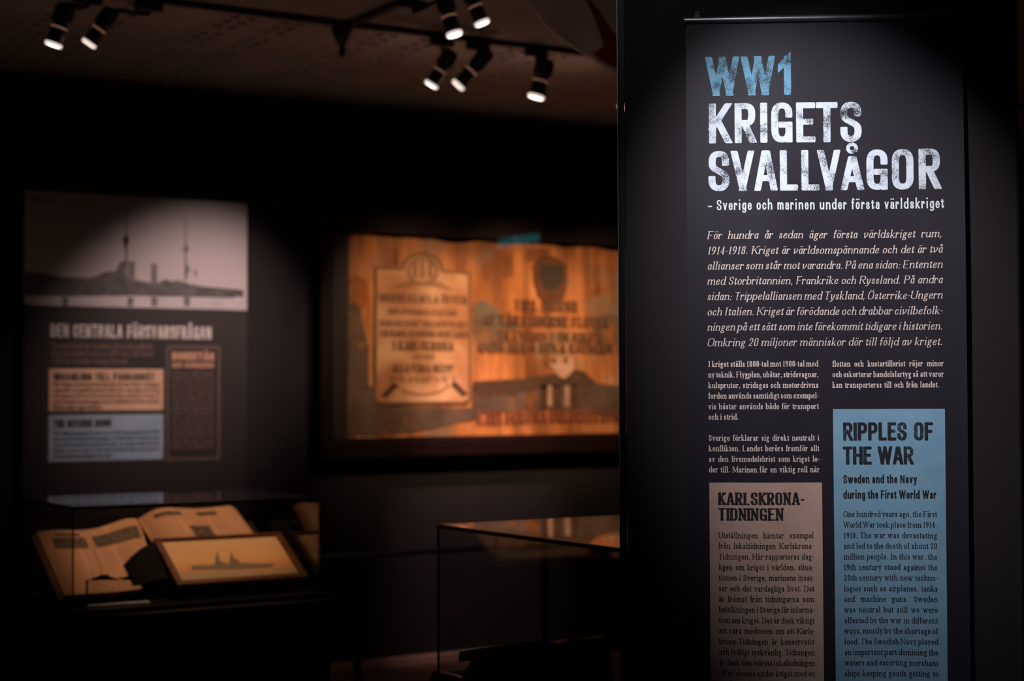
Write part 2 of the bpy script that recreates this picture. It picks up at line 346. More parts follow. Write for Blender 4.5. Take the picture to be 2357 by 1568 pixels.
def parse(s, n):
    toks = s.replace('M', ' M ').replace('L', ' L ').replace('C', ' C ').split(); out = []; i = 0
    while i < len(toks):
        c = toks[i]
        if c in 'ML': out.append((float(toks[i + 1]), float(toks[i + 2]))); i += 3
        else:
            q = [float(x) for x in toks[i + 1:i + 7]]; i += 7
            x0, y0 = out[-1]
            for k in range(1, n + 1):
                t = k / n; u = 1 - t
                out.append((u ** 3 * x0 + 3 * u * u * t * q[0] + 3 * u * t * t * q[2] + t ** 3 * q[4], u ** 3 * y0 + 3 * u * u * t * q[1] + 3 * u * t * t * q[3] + t ** 3 * q[5]))
    return out
def stroke(pts, a, b, closed, chamf=0):
    """outline strip of an elliptical pen (semi-axes a, b) along pts"""
    n = len(pts); L_, R_ = [], []
    if abs(pts[0][0] - pts[1][0]) + abs(pts[0][1] - pts[1][1]) < 1e-9: pts[1] = (pts[1][0] + 1e-5, pts[1][1])
    def unit(p, q):
        dx, dy = q[0] - p[0], q[1] - p[1]; l = sqrt(dx * dx + dy * dy) or 1e-9; return dx / l, dy / l
    if not closed:      # square ends, cut level or plumb
        for e, o in ((0, 1), (-1, -2)):
            d = unit(pts[o], pts[e])
            if abs(d[1]) > abs(d[0]): ext = b / abs(d[1])
            else: ext = a / abs(d[0])
            pts[e] = (pts[e][0] + d[0] * ext, pts[e][1] + d[1] * ext)
    for i in range(n):
        if closed: d0 = unit(pts[i - 1 if i else n - 2], pts[i]); d1 = unit(pts[i], pts[i + 1 if i < n - 1 else 1])
        else: d0 = unit(pts[max(i - 1, 0)], pts[i]) if i else unit(pts[0], pts[1]); d1 = unit(pts[i], pts[i + 1]) if i < n - 1 else d0
        dx, dy = d0[0] + d1[0], d0[1] + d1[1]; l = sqrt(dx * dx + dy * dy) or 1e-9; dx /= l; dy /= l
        cs = max(.5, abs(dx * d1[0] + dy * d1[1]))
        nx, ny = -dy, dx; h = sqrt((a * nx) ** 2 + (b * ny) ** 2) / cs
        if not closed and i in (0, n - 1):
            if abs(dy) > abs(dx):
                hx = h / abs(dy) * (1 if nx > 0 else -1); off = (hx, 0)
            else:
                hy = h / abs(dx) * (1 if ny > 0 else -1); off = (0, hy)
        else: off = (nx * h, ny * h)
        L_.append((pts[i][0] + off[0], pts[i][1] + off[1])); R_.append((pts[i][0] - off[0], pts[i][1] - off[1]))
    if chamf and not closed:
        for e, o in ((0, 1), (-1, -2)):
            for A_, B_ in ((L_, R_),):
                a0, b0 = A_[e], B_[e]
                def mv(p, q, t): return (p[0] + (q[0] - p[0]) * t, p[1] + (q[1] - p[1]) * t)
                la = sqrt((A_[o][0] - a0[0]) ** 2 + (A_[o][1] - a0[1]) ** 2) or 1; lb = sqrt((B_[o][0] - b0[0]) ** 2 + (B_[o][1] - b0[1]) ** 2) or 1
                w_ = sqrt((a0[0] - b0[0]) ** 2 + (a0[1] - b0[1]) ** 2) or 1
                na, nb = mv(a0, b0, min(.3, chamf / w_)), mv(b0, a0, min(.3, chamf / w_))
                ka, kb = mv(a0, A_[o], min(.4, chamf / la)), mv(b0, B_[o], min(.4, chamf / lb))
                if e == 0: A_[0] = ka; B_[0] = kb; A_.insert(0, na); B_.insert(0, nb)
                else: A_[-1] = ka; B_[-1] = kb; A_.append(na); B_.append(nb)
    return L_, R_
_cache = {}
def glyph(ch, st, wd):
    """st: dict(cap,x,asc,desc,w,wh,serif,ital,seg,chamf) in metres; wd: ink width. returns list of strips in local coords"""
    key = (ch, id(st), round(wd, 6))
    if key in _cache: return _cache[key]
    base = {'å': 'a', 'ä': 'a', 'ö': 'o', 'Å': 'A', 'Ä': 'A', 'Ö': 'O'}.get(ch, ch)
    paths, ser = (st['ital'] and ITAL.get(base)) or (not st['serif'] and GSANS.get(base)) or G[base]
    low = base.islower(); w, wh = st['w'], st['wh']; w = min(w, wd if base not in 'Iil1.:,j' else w)
    top = st['x'] if low else st['cap']
    if ch == 'Å' and st.get('ringlow'): top *= .84
    def mp(u, v):
        x = w / 2 + u * (wd - w)
        if base in 'Ilij' and wd < w * 1.6: x = wd / 2 + (u - .5) * wd
        if low and v > 1: y = top - wh / 2 + (v - 1) * (st['asc'] - top)
        elif v < 0 and low: y = wh / 2 + v * st['desc']
        else: y = wh / 2 + v * (top - wh)
        return x, y
    out = []
    def dot(cx, cy, rx, ry):
        k = 6 if st['seg'] < 5 else 10
        ring = [(cx + rx * cos(2 * pi * i / k), cy + ry * sin(2 * pi * i / k)) for i in range(k)]
        out.append(([ring[i] for i in range(k // 2 + 1)], [ring[(k - i) % k] for i in range(k // 2 + 1)]))
    dr = max(w * .62, st['x'] * .085)
    for p in paths:
        thin = p[0] == 't'; p = p.lstrip('t')
        if p[0] == 'o':
            u, v = [float(q) for q in p[1:].split()]
            x, y = mp(u, v)
            if base in '.,:': y = dr + (v * st['x'] if v else 0)
            else: y = st['x'] + (st['asc'] - st['x']) * .72
            dot(x, y, dr * .95, dr); continue
        pts = parse(p, st['seg'])
        closed = pts[0] == pts[-1]
        pts = [mp(*q) for q in pts]
        if base == ',': pts = [(q[0], q[1] + dr * .6) for q in pts]
        aw = w / 2 * (st['thin'] if thin and st['serif'] else (.92 if thin else 1))
        s = 1
        out.append(stroke(pts, aw, wh / 2, closed, 0 if closed else st['chamf']))
    if ch in 'åäöÅÄÖ':
        c = wd / 2; hi = st['cap'] if not low else st['x']
        yy = st['x'] + (st['asc'] - st['x']) * .68 if low else st['cap'] * 1.14
        if ch in 'äöÄÖ':
            q = wd * .24; dot(c - q, yy, dr * .9, dr * .9); dot(c + q, yy, dr * .9, dr * .9)
        else:
            R = st['cap'] * (.105 if not low else .10); 
            if st.get('ringlow'): yy = st['cap'] * 1.035; R = st['cap'] * .098
            k = 12; ring = [(c + R * 1.05 * cos(2 * pi * i / k), yy + R * sin(2 * pi * i / k)) for i in range(k)]; ring.append(ring[0])
            hw = min(w, R * 1.0) * .42 if low else min(w * .5, R * .7) * .62
            out.append(stroke(ring, hw, hw, True))
    if st['serif'] and st['sl']:
        for s in ser.split():
            u = float(s[1:]); kd = s[0]
            x = mp(u, 0)[0]; e = st['sl'] + w / 2
            l_, r_ = e, e
            if kd == 'f': y = wh / 2; l_ = e if not st['ital'] else w / 2
            elif kd == 'r': y = wh / 2; l_ = 0
            elif kd == 'd': y = -st['desc'] + wh / 2
            elif kd == 'c': y = top - wh / 2
            elif kd == 'h': y = top - wh / 2; r_ = 0
            elif kd == 'k': y = st['asc'] - wh / 2; r_ = 0
            if low and kd == 'c': e *= .9
            dy = -wh * .5 if kd in 'hk' else 0
            out.append(([(x - l_, y + wh / 2 + dy), (x + r_, y + wh / 2)], [(x - l_, y - wh / 2 + dy), (x + r_, y - wh / 2)]))
            if st['seg'] >= 4 and kd in 'fc' and not st['ital']:    # bracket
                sg = 1 if kd == 'f' else -1; hh = wh * 1.1
                out.append(([(x - w * .5 - st['sl'] * .45, y), (x + w * .5 + st['sl'] * .45, y)], [(x - w * .5, y + sg * hh), (x + w * .5, y + sg * hh)]))
    _cache[key] = out; return out
def style(cap, w, wh, serif=False, ital=False, x=.70, asc=1.08, desc=.30, seg=5, chamf=0, sl=0, thin=.42, **k):
    d = dict(cap=cap, w=w, wh=wh, serif=serif, ital=ital, x=cap * x, asc=cap * asc, desc=cap * desc, seg=seg, chamf=chamf, sl=sl, thin=thin, slant=.22 if ital else 0)
    d.update(k); return d
def natural(text, st):
    em = st['cap'] / .68; A_ = ADV if st['serif'] else SADV
    return sum(A_[c] for c in text if c != ' ') * em, text.count(' ')
def typeset(b, text, u0_, u1_, v, st, put, xs=None, fit='space', z0=0):
    """lay one line between u0_ and u1_; fit: 'space' widens word gaps, 'track' letter gaps, None = natural"""
    em = st['cap'] / .68; A_ = ADV if st['serif'] else SADV
    sb0 = (.065 if st['serif'] else .045) * em
    tot, ns = natural(text, st); nch = len(text) - 1
    if xs is None: xs = (u1_ - u0_) / (tot + ns * .22 * em - 2 * sb0)
    sp, tr = .22 * em * xs, 0
    if fit == 'space' and ns: sp = ((u1_ - u0_) - (tot - 2 * sb0) * xs) / ns
    elif fit == 'track': sp = .26 * em * xs; tr = ((u1_ - u0_) - (tot - 2 * sb0) * xs - sp * ns) / nch
    x = u0_ - sb0 * xs
    for i, ch in enumerate(text):
        if ch == ' ': x += sp + tr; continue
        a = A_[ch] * em * xs; sb = sb0 * xs
        if ch in 'oceOCGdqQbpvwyVWYA': sb *= .72
        if ch in 'ftrT': sb *= .5
        if ch in '-–': sb *= .4
        gl = glyph(ch, st, a - 2 * sb)
        emit(b, gl, x + sb, v, st, put, z0); x += a + tr
def emit(b, gl, x, v, st, put, z0):
    for k, (l_, r_) in enumerate(gl):
        n = len(l_); base = len(b.v); sl = st['slant']
        for q in l_: b.v.append(tuple(put(x + q[0] + sl * q[1], v + q[1], z0 + k * 4e-6)))
        for q in r_: b.v.append(tuple(put(x + q[0] + sl * q[1], v + q[1], z0 + k * 4e-6)))
        for i in range(n - 1):
            b.f.append((base + i, base + i + 1, base + n + i + 1, base + n + i)); b.mi.append(0)
def boxed(b, text, edges, v, st, put):
    for c, (a, e) in zip(text, edges): emit(b, glyph(c, st, e - a), a, v, st, put, 0)
def headline(b, text, u0_, u1_, v, st, put, z0=0):
    cap = st['cap']; ws = [(.28 if c == ' ' else HW[c]) * cap for c in text]
    gap = ((u1_ - u0_) - sum(ws)) / (len(text) - 1)
    mx = st.get('maxgap', .12) * cap; k = 1
    if abs(gap) > mx or gap < .02 * cap:
        g = .07 * cap; k = ((u1_ - u0_) - g * (len(text) - 1)) / sum(ws); gap = g
    x = u0_
    for c, w in zip(text, ws):
        if c != ' ': emit(b, glyph(c, st, w * k), x, v, st, put, z0)
        x += w * k + gap

# ================================================================== SETTING
def struct(name, b, m, parent=None): 
    o = b.build(name, m, parent); 
    if not parent: o['kind'] = 'structure'
    return o
YW = 8.03; ZC = 2.99; X0, X1, Y0 = -2.2, 9.0, -3.2
b = MB(); b.box(((X0 + X1) / 2, (Y0 + YW) / 2, -.05), (X1 - X0, YW - Y0, .1)); struct('floor', b, M['floor'])
b = MB(); b.box(((X0 + X1) / 2, YW + .06, 1.52), (X1 - X0, .12, 3.04)); struct('wall_back', b, M['wall'])
b = MB(); b.box((X0 - .06, (Y0 + YW) / 2, 1.52), (.12, YW - Y0, 3.04)); struct('wall_left', b, M['wall'])
b = MB(); b.box((X1 + .06, (Y0 + YW) / 2, 1.52), (.12, YW - Y0, 3.04)); struct('wall_right', b, M['wall'])
b = MB(); b.box(((X0 + X1) / 2, Y0 - .06, 1.52), (X1 - X0, .12, 3.04)); struct('wall_front', b, M['wall'])
b = MB(); b.box(((3.02 + X1) / 2, YW - .012, .026), (X1 - 3.02, .024, .052), bev=.004); struct('baseboard_back', b, M['base'])
# ceiling: a backing slab, perforated panels beyond the track, plain boards before it
YT = 6.27
b = MB(); b.box(((X0 + X1) / 2, (Y0 + YW) / 2, ZC + .06), (X1 - X0, YW - Y0, .06)); ceil = struct('ceiling', b, M['blackmatte'])
PW, PL = .66, YW - YT - .02
def perforated():
    b = MB(); xs = [0]; holes = [.055, .121, .275, .341]
    xs = [.002]; 
    for h in holes: xs += [h - .021, h + .021]
    xs.append(PW - .002); ys = [.0]; yc = []
    for g_ in range(5):
        for k in range(3):
            y = .135 + g_ * .36 + k * .098
            if y < PL - .04: yc.append(y)
    for y in yc: ys += [y - .025, y + .025]
    ys.append(PL - .004)
    nx, ny = len(xs), len(ys)
    vs = [(x, y, 0) for y in ys for x in xs]; fs = []
    for j in range(ny - 1):
        for i in range(nx - 1):
            if i % 2 == 1 and j % 2 == 1:
                x0, x1, y0, y1 = xs[i], xs[i + 1], ys[j], ys[j + 1]; k = len(vs)
                vs += [(x0, y0, .014), (x1, y0, .014), (x1, y1, .014), (x0, y1, .014)]
                q = [j * nx + i, j * nx + i + 1, (j + 1) * nx + i + 1, (j + 1) * nx + i]
                for a in range(4): fs.append((q[a], q[(a + 1) % 4], k + (a + 1) % 4, k + a))
                b.f.append((k, k + 1, k + 2, k + 3)); b.mi.append(1)
            else: fs.append((j * nx + i, j * nx + i + 1, (j + 1) * nx + i + 1, (j + 1) * nx + i))
    b.v = vs; n = len(fs); b.f += fs; b.mi += [0] * n
    # rim up to the backing
    c = len(b.v); b.v += [(xs[0], ys[0], .0), (xs[-1], ys[0], .0), (xs[-1], ys[-1], .0), (xs[0], ys[-1], .0), (xs[0], ys[0], .028), (xs[-1], ys[0], .028), (xs[-1], ys[-1], .028), (xs[0], ys[-1], .028)]
    for a in range(4): b.f.append((c + a, c + (a + 1) % 4, c + 4 + (a + 1) % 4, c + 4 + a)); b.mi.append(0)
    return b.mesh('ceiling_panel', [M['ceil'], M['hole']])
pm = perforated(); px0 = 2.607 - PW * 4
for i in range(14):
    x = px0 + i * PW
    if x < X0 or x + PW > X1: continue
    o = bpy.data.objects.new('ceiling_panel', pm); COL.objects.link(o); o.location = (x, YT + .018, ZC); o.parent = ceil
b = MB(); b.box((0, 0, 0), (1.19, 1.19, .026)); pl = b.mesh('ceiling_panel', M['ceilplain'])
for j in range(8):
    for i in range(9):
        x = 3.105 + .6 + (i - 5) * 1.2; y = YT - .02 - .6 - j * 1.2
        if x - .6 < X0 or x + .6 > X1 + .4 or y - .6 < Y0 - .2: continue
        o = bpy.data.objects.new('ceiling_panel', pl); COL.objects.link(o); o.location = (x, y, ZC + .014); o.parent = ceil

# lighting tracks
def track(a, bb, label):
    a, bb = V(a), V(bb); c = (a + bb) / 2; d = bb - a
    t = thing('lighting_track', label, 'lighting track', (c.x, c.y, ZC)); t_ = MB()
    R = Matrix.Rotation(math.atan2(d.y, d.x), 3, 'Z')
    t_.box((c.x, c.y, ZC - .010), (d.length, .034, .020), R, bev=.002); t_.build('track_rail', M['black'], t)
    s = MB(); s.box((c.x, c.y, ZC - .0205), (d.length - .02, .010, .003), R); s.build('conductor_slot', M['blackmatte'], t)
track((X0 + .1, YT, 0), (X1 - .1, YT, 0), 'long black lighting track running parallel to the back wall')
track((3.105, YT - .03, 0), (3.105, 2.5, 0), 'black lighting track branching towards the viewer from the long track')

# ================================================================== SPOTLIGHTS
M['lens'] = mat('lit_lens', (1, 1, 1), .3, emit=(1, .95, .9), es=4)
M['lenswarm'] = mat('lit_lens_warm', (1, 1, 1), .3, emit=(1, .78, .66), es=2.2)
M['lensoff'] = mat('dim_lens', (.6, .5, .45), .2, emit=(1, .6, .4), es=.15)
M['band'] = mat('glowing_trim_band', (.6, .4, .3), .4, emit=(1, .46, .30), es=.2)  # thin trim ring made to glow, standing in for light caught on it
M['rim'] = mat('lit_glass_rim', (.9, .85, .82), .15, emit=(1, .80, .72), es=.9)
M['can'] = mottled('black_spotlight_enamel', (.012, .011, .012), (.018, .016, .017), 20, .42, .4)
def spotlight(label, rear, front, depth, tow, top, rad=.034, lens='lens', group=None, band=True):
    """rear/front: where housing back and lens centre fall; depth: distance plane; tow: lean to viewer"""
    pn = V((0, 1, 0)); P0 = (0, depth, 0)
    c = hit(front[0], front[1], P0, pn); r = hit(rear[0], rear[1], P0, pn)
    ax = (c - r).normalized(); vd = (c - CAM).normalized(); ax = (ax - vd * ax.dot(vd)).normalized() * sqrt(1 - tow * tow) - vd * tow
    Lb = (c - r).length; r = c - ax * Lb
    t = thing('spotlight', label, 'spotlight', (top[0], top[1], ZC - .02), group)
    A_ = V((top[0], top[1], ZC - .02))
    b = MB(); b.box(A_ + V((0, 0, -.018)), (.11, .036, .034), bev=.004); b.build('track_adapter', M['can'], t)
    side = ax.cross(Z_).normalized(); hub = r + ax * Lb * .28
    b = MB(); j = A_ + V((0, 0, -.036)); k = hub + side * (rad * 1.35); k2 = V((k.x, k.y, max(k.z + .03, min(j.z - .01, k.z + .05))))
    b.tube([j, j + V((0, 0, -.012)), k2, k], .008, 8); b.revolve(k - side * .006, side, [(0, .016), (.014, .016), (.018, .010)], 12); b.build('bracket', M['can'], t, True)
    b = MB(); n = 5
    b.revolve(r, ax, [(0, rad * .75), (Lb * .04, rad * 1.05), (Lb * .10, rad * 1.18), (Lb * .42, rad * 1.18), (Lb * .47, rad * 1.0)], 24)
    h = b.build('rear_housing', M['can'], t, True)
    for q in range(3):
        bb = MB(); p = .16 + q * .09
        bb.revolve(r, ax, [(Lb * p, rad * 1.16), (Lb * p, rad * 1.26), (Lb * (p + .03), rad * 1.26), (Lb * (p + .03), rad * 1.16)], 24, closed=True); bb.build('cooling_fin', M['can'], h, True)
    b = MB(); b.revolve(r, ax, [(Lb * .47, rad * .86), (Lb * .56, rad * .90), (Lb * .58, rad * .96), (Lb * .93, rad * .98), (Lb * .93, rad * .88), (Lb * .60, rad * .70)], 24); b.build('barrel', M['can'], t, True)
    if band:
        b = MB(); b.revolve(r, ax, [(Lb * .555, rad * .93), (Lb * .555, rad * .975), (Lb * .585, rad * .975), (Lb * .585, rad * .93)], 24, closed=True); b.build('glow_band', M['band'], t, True)
    b = MB(); b.revolve(r, ax, [(Lb * .93, rad * .86), (Lb * .93, rad * 1.03), (Lb * .975, rad * 1.05), (Lb, rad * 1.0), (Lb, rad * .84)], 28, closed=True)
    b.build('glass_rim', M['rim'] if lens != 'lensoff' else M['band'], t, True)
    b = MB(); b.revolve(r, ax, [(Lb * .96, rad * .84), (Lb * .985, rad * .8), (Lb * 1.005, rad * .4)], 24); b.build('lens', M[lens], t, True)
    return c, ax
G1 = 'spotlights hanging from the ceiling tracks'
spotlight('black spotlight at far left with bright white rim, aimed down', (153, 12), (122, 106), 6.27, .09, (2.00, YT), .031, 'lens', G1)
spotlight('black spotlight second from left, dimmer orange rim, tilted further', (256, 26), (203, 103), 6.27, .07, (2.24, YT), .028, 'lenswarm', G1)
spotlight('tall spotlight in the upper cluster with round white lens, above the two tilted lamps', (1016, -22), (1047, 82), 5.55, .27, (3.105, 5.40), .030, 'lens', G1)
spotlight('spotlight at the top edge, right of the upper cluster, with bright oval lens', (1072, -40), (1111, 56), 5.55, .20, (3.105, 5.72), .029, 'lens', G1)
spotlight('lower cluster spotlight on the left, tilted left with white rim', (1036, 124), (991, 198), 6.27, .09, (3.54, YT), .030, 'lens', G1)
spotlight('lower cluster spotlight on the right with red glowing slit, tilted left', (1118, 126), (1052, 199), 6.27, .09, (3.72, YT), .030, 'lenswarm', G1)
spotlight('single spotlight right of the clusters, white glowing bottom lens', (1256, 140), (1233, 226), 6.27, .18, (4.02, YT), .036, 'lens', G1)
spotlight('spotlight half hidden behind the edge of the dark partition', (1456, 178), (1440, 250), 6.27, .2, (4.56, YT), .036, 'lenswarm', G1)
# cone shaped pendant under the ceiling
cp = hit(788, 63, (0, 0, ZC), Z_)
t = thing('ceiling_fixture', 'small dark cone shaped fixture under the ceiling, left of the spotlight clusters', 'ceiling fixture', cp)
b = MB(); b.revolve(cp, -Z_, [(0, .046), (.008, .046), (.03, .040), (.075, .020), (.08, .014)], 24); b.build('cone', M['can'], t, True)
b = MB(); b.revolve(cp, -Z_, [(.078, .011), (.09, .011), (.095, .016), (.118, .014), (.124, .006)], 18); b.build('tip', M['can'], t, True)

# ================================================================== FLAG
M['flagw'] = mottled('off_white_flag_cloth', (.50, .46, .46), (.56, .52, .52), 6, .8, .2)
M['flagr'] = mottled('dark_red_flag_cloth', (.16, .008, .008), (.2, .012, .012), 6, .8, .2)
YF = 5.15
def fl(px, py, d=0):
    p = hit(px, py, (0, YF, 0), (0, 1, 0)); p.y += .03 * sin(p.x * 9 + p.z * 4) + .012 * sin(p.x * 21 - p.z * 9) + d; return p
t = thing('hanging_flag', 'large white flag with a dark red device, hung under the ceiling beside the partition', 'flag', (3.6, YF, ZC - .01))
top = [(1085, -150), (1150, -100), (1207, 0), (1262, 66), (1318, 122), (1372, 150), (1430, 176), (1500, 200), (1580, 210), (1660, 205)]
b = MB(); nv = 14
pts = []
zt = ZC - .012
def col(px, py):
    lo = fl(px, py); hi = V((lo.x, YF + .03 * sin(lo.x * 9 + zt * 4), zt)); out = []
    for k in range(nv + 1):
        q = k / nv; z = lo.z + (hi.z - lo.z) * q
        out.append(V((lo.x, YF + .03 * sin(lo.x * 9 + z * 4) + .012 * sin(lo.x * 21 - z * 9), z)))
    return out
cols = []
for (a, c), (d, e) in zip(top, top[1:]):
    for k in range(4): cols.append(col(a + (d - a) * k / 4, c + (e - c) * k / 4))
cols.append(col(*top[-1]))
b.slab(lambda u, v: cols[round(u * (len(cols) - 1))][round(v * nv)], len(cols) - 1, nv, (0, .003, 0)); b.build('cloth', M['flagw'], t, True)
def red(poly):
    return flat([fl(x, y, -.012) for x, y in poly], (0, .004, 0))
def redstrip(la, lb, n=5):
    b = MB(); P_ = []
    def ip(L_, q):
        q *= len(L_) - 1; i = min(int(q), len(L_) - 2); f = q - i
        return L_[i][0] + (L_[i + 1][0] - L_[i][0]) * f, L_[i][1] + (L_[i + 1][1] - L_[i][1]) * f
    def fn(u, v):
        a, c = ip(la, u), ip(lb, u); return fl(a[0] + (c[0] - a[0]) * v, a[1] + (c[1] - a[1]) * v, -.006)
    b.slab(fn, 24, n, (0, .002, 0)); return b
redstrip([(1322, -60), (1338, 0), (1351, 34), (1363, 63), (1374, 86), (1388, 111), (1351, 127), (1380, 143), (1424, 161), (1470, 172)], [(1326, -60), (1345, 0), (1372, 32), (1390, 50), (1408, 66), (1424, 80), (1438, 92), (1450, 104), (1470, 118), (1490, 130)], 6).build('red_device', M['flagr'], t, True)

# ================================================================== POSTER ON THE BACK WALL
YP = 7.99
M['posterbg'] = mottled('dark_brown_poster', (.020, .0135, .0125), (.026, .0175, .0162), 3, .6, .3)
M['p_photo'] = None
mm = mat('grey_photo_sky_falloff', (.4, .36, .36), .5); co = coords(mm)
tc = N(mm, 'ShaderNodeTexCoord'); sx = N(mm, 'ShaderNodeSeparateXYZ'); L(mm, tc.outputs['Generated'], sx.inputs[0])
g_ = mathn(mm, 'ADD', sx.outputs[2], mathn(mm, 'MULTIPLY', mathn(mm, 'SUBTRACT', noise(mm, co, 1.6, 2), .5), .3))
L(mm, ramp(mm, g_, [(.15, (.42, .355, .35)), (.45, (.36, .30, .30)), (1, (.19, .165, .17))]), P(mm).inputs['Base Color']); M['p_photo'] = mm  # printed sky tone plus spotlight falloff painted in, brighter towards the bottom
M['p_ship'] = mottled('dark_photo_tone', (.03, .026, .026), (.075, .062, .06), 22, .5, lo=.4, hi=.6)
M['p_ship2'] = mottled('mid_photo_tone', (.09, .075, .075), (.13, .11, .108), 20, .5)
M['p_water'] = mottled('pale_photo_water', (.40, .35, .36), (.50, .44, .45), 8, .5)
M['p_white'] = inked('poster_white', (.62, .55, .52), (.05, .036, .033), 0, .1, fine=300)
M['p_tan'] = mottled('poster_tan', (.60, .34, .22), (.68, .40, .27), 8, .55)
M['p_blue'] = mottled('poster_blue', (.24, .33, .43), (.30, .38, .48), 6, .55)
M['p_txt'] = mat('poster_brown_text', (.15, .085, .07), .6)
M['p_orange'] = mat('poster_orange_text', (.55, .28, .18), .6)
M['p_dark'] = mat('poster_dark_text', (.03, .02, .02), .6)
poster = thing('wall_poster', 'tall dark exhibition poster with a warship photo on the back wall', 'poster', (2.8, YP, 1.5))
FY = YP - .012
def wp(px, py, d=0): q = hit(px, py, (0, FY, 0), Y_); q.y = FY - d; return q
def rect(x0, x1, z0, z1, d, name, m, parent, th=.0006):
    b = MB(); b.box(((x0 + x1) / 2, FY - d + th / 2, (z0 + z1) / 2), (x1 - x0, th, z1 - z0)); return b.build(name, m, parent)
xl, xr = 2.243, 3.372
b = MB(); b.box(((xl + xr) / 2, FY + .011, (2.42 + .55) / 2), (xr - xl, .022, 2.42 - .55), bev=.001); b.build('backing_panel', M['posterbg'], poster)
zt_, zb_ = 2.419, 1.877
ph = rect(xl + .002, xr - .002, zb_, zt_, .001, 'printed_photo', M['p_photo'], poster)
rect(xl + .002, xr - .002, zb_, zb_ + .075, .0014, 'printed_water', M['p_water'], ph, .0004)
def sil(poly, name, m, d, parent):
    """poly of (x px, y px) read on the poster face"""
    flat([wp(x, y, d) for x, y in poly]).build(name, m, parent)
hull = [(52, 676), (52, 625), (80, 628), (110, 632), (150, 638), (205, 640), (232, 632), (262, 628), (270, 618), (274, 606), (284, 600), (288, 640), (330, 648), (360, 652), (382, 642), (392, 648), (410, 645), (440, 655), (470, 660), (520, 664), (560, 668), (560, 684), (500, 682), (300, 676), (150, 677)]
sil(hull, 'printed_ship', M['p_ship'], .0018, ph)
sil([(52, 655), (200, 660), (300, 665), (540, 672), (540, 686), (300, 681), (150, 682), (52, 680)], 'printed_ship', M['p_ship'], .0020, ph)
for x, w, t_, bb in ((303, 7, 601, 650), (354.5, 7, 606, 652)): sil([(x - w, bb), (x - w, t_), (x + w, t_ + 1), (x + w, bb)], 'printed_funnel', M['p_ship2'], .0022, ph)
for x, t_, bb, w in ((291, 462, 640, 1.2), (427, 495, 645, 1.1)): sil([(x - w * 2.2, bb), (x - w * .6, t_), (x + w * .6, t_), (x + w * 2.2, bb)], 'printed_mast', M['p_ship'], .0022, ph)
for px, py, w, h in ((290, 553, 8, 12), (290, 562, 5, 18), (427, 576, 9, 3), (428, 570, 5, 6), (430, 622, 6, 12), (283, 612, 9, 10), (255, 632, 25, 7), (450, 628, 3, 8)):
    sil([(px - w, py), (px - w * .4, py - h), (px + w * .5, py - h), (px + w, py), (px + w * .3, py + h), (px - w * .3, py + h)], 'printed_mast_top', M['p_ship'], .0024, ph)
for x in (150, 300, 355, 430): sil([(x - 8, 684), (x + 8, 685), (x + 5, 706), (x - 6, 705)], 'printed_reflection', M['p_ship2'], .0022, ph)
sil([(70, 452), (100, 454), (100, 458), (70, 456)], 'photo_caption', M['p_ship'], .002, ph); sil([(70, 459), (130, 462), (130, 465), (70, 462)], 'photo_caption', M['p_ship'], .002, ph)
def putp(u, v, z): return (u, FY - .001 - z * 20, v)
sh = style(.063, .0105, .0095, seg=3)
b = MB(); zl = wp(300, 780).z
x0 = wp(116, 776).x; x1 = wp(486, 783).x
headline(b, 'DEN CENTRALA FÖRSVARSFRÅGAN', x0, x1, wp(116, 776).z, sh, putp, .00005); b.build('heading_lettering', M['p_white'], poster)
sp = style(.030, .0042, .003, serif=True, seg=2, sl=.003)
b = MB()
for k, s in enumerate(('Försvarsfrågan har en central plats i den politiska', 'debatten under början av 1900-talet. Det första', 'världskriget förändrar synen på försvaret')):
    typeset(b, s, x0, wp(352 if k < 2 else 292, 800).x, wp(116, 802 + k * 17.5).z, sp, putp, fit='space' if k < 2 else 'track', xs=None, z0=.0001)
b.build('intro_lettering', M['p_txt'], poster)
xa, xb = 2.365, 2.930
tb = rect(xa, xb, wp(111, 946).z, 1.577, .001, 'tan_text_box', M['p_tan'], poster, .0006)
bb_ = rect(xa, xb, 1.137, wp(111, 956).z, .001, 'blue_text_box', M['p_blue'], poster, .0006)
sh2 = style(.036, .0075, .007, seg=2); sp2 = style(.019, .0022, .0016, serif=False, seg=2)
def para(lines, x0, x1, z, dz, st, m, parent, name='paragraph_lettering', last=1.):
    b = MB()
    for k, s in enumerate(lines):
        typeset(b, s, x0, x1 if k < len(lines) - 1 else x0 + (x1 - x0) * last, z - dz * k, st, putp, z0=.0001)
    b.build(name, m, parent)
b = MB(); headline(b, 'INSAMLING TILL PANSARBÅT', xa + .024, wp(356, 870).x, wp(120, 876).z, dict(sh2, maxgap=.4), putp, .0001); b.build('heading_lettering', M['p_dark'], tb)
para(['När frågan om nya pansarbåtar blev en stor fråga i riksdagen', 'startade en insamling bland folket för att bygga ett fartyg', 'till flottan. På kort tid samlades flera miljoner kronor in', 'och fartyget kunde byggas samt överlämnas till den svenska', 'flottan under krigets första år.'], xa + .024, xb - .018, wp(120, 889).z, .0275, sp2, M['p_dark'], tb, last=.45)
b = MB(); headline(b, 'THE DEFENSE ISSUE', xa + .024, wp(257, 975).x, wp(120, 984).z, sh2, putp, .0001); b.build('heading_lettering', M['p_dark'], bb_)
para(['The defense question was one of the large questions of the', 'time and it divided the people. A collection of money was', 'started to build an armoured ship. In a short time several', 'million crowns were collected and the ship was given to', 'the Swedish Navy during the war years.'], xa + .024, xb - .018, wp(120, 1002).z, .0275, sp2, M['p_dark'], bb_, last=.55)
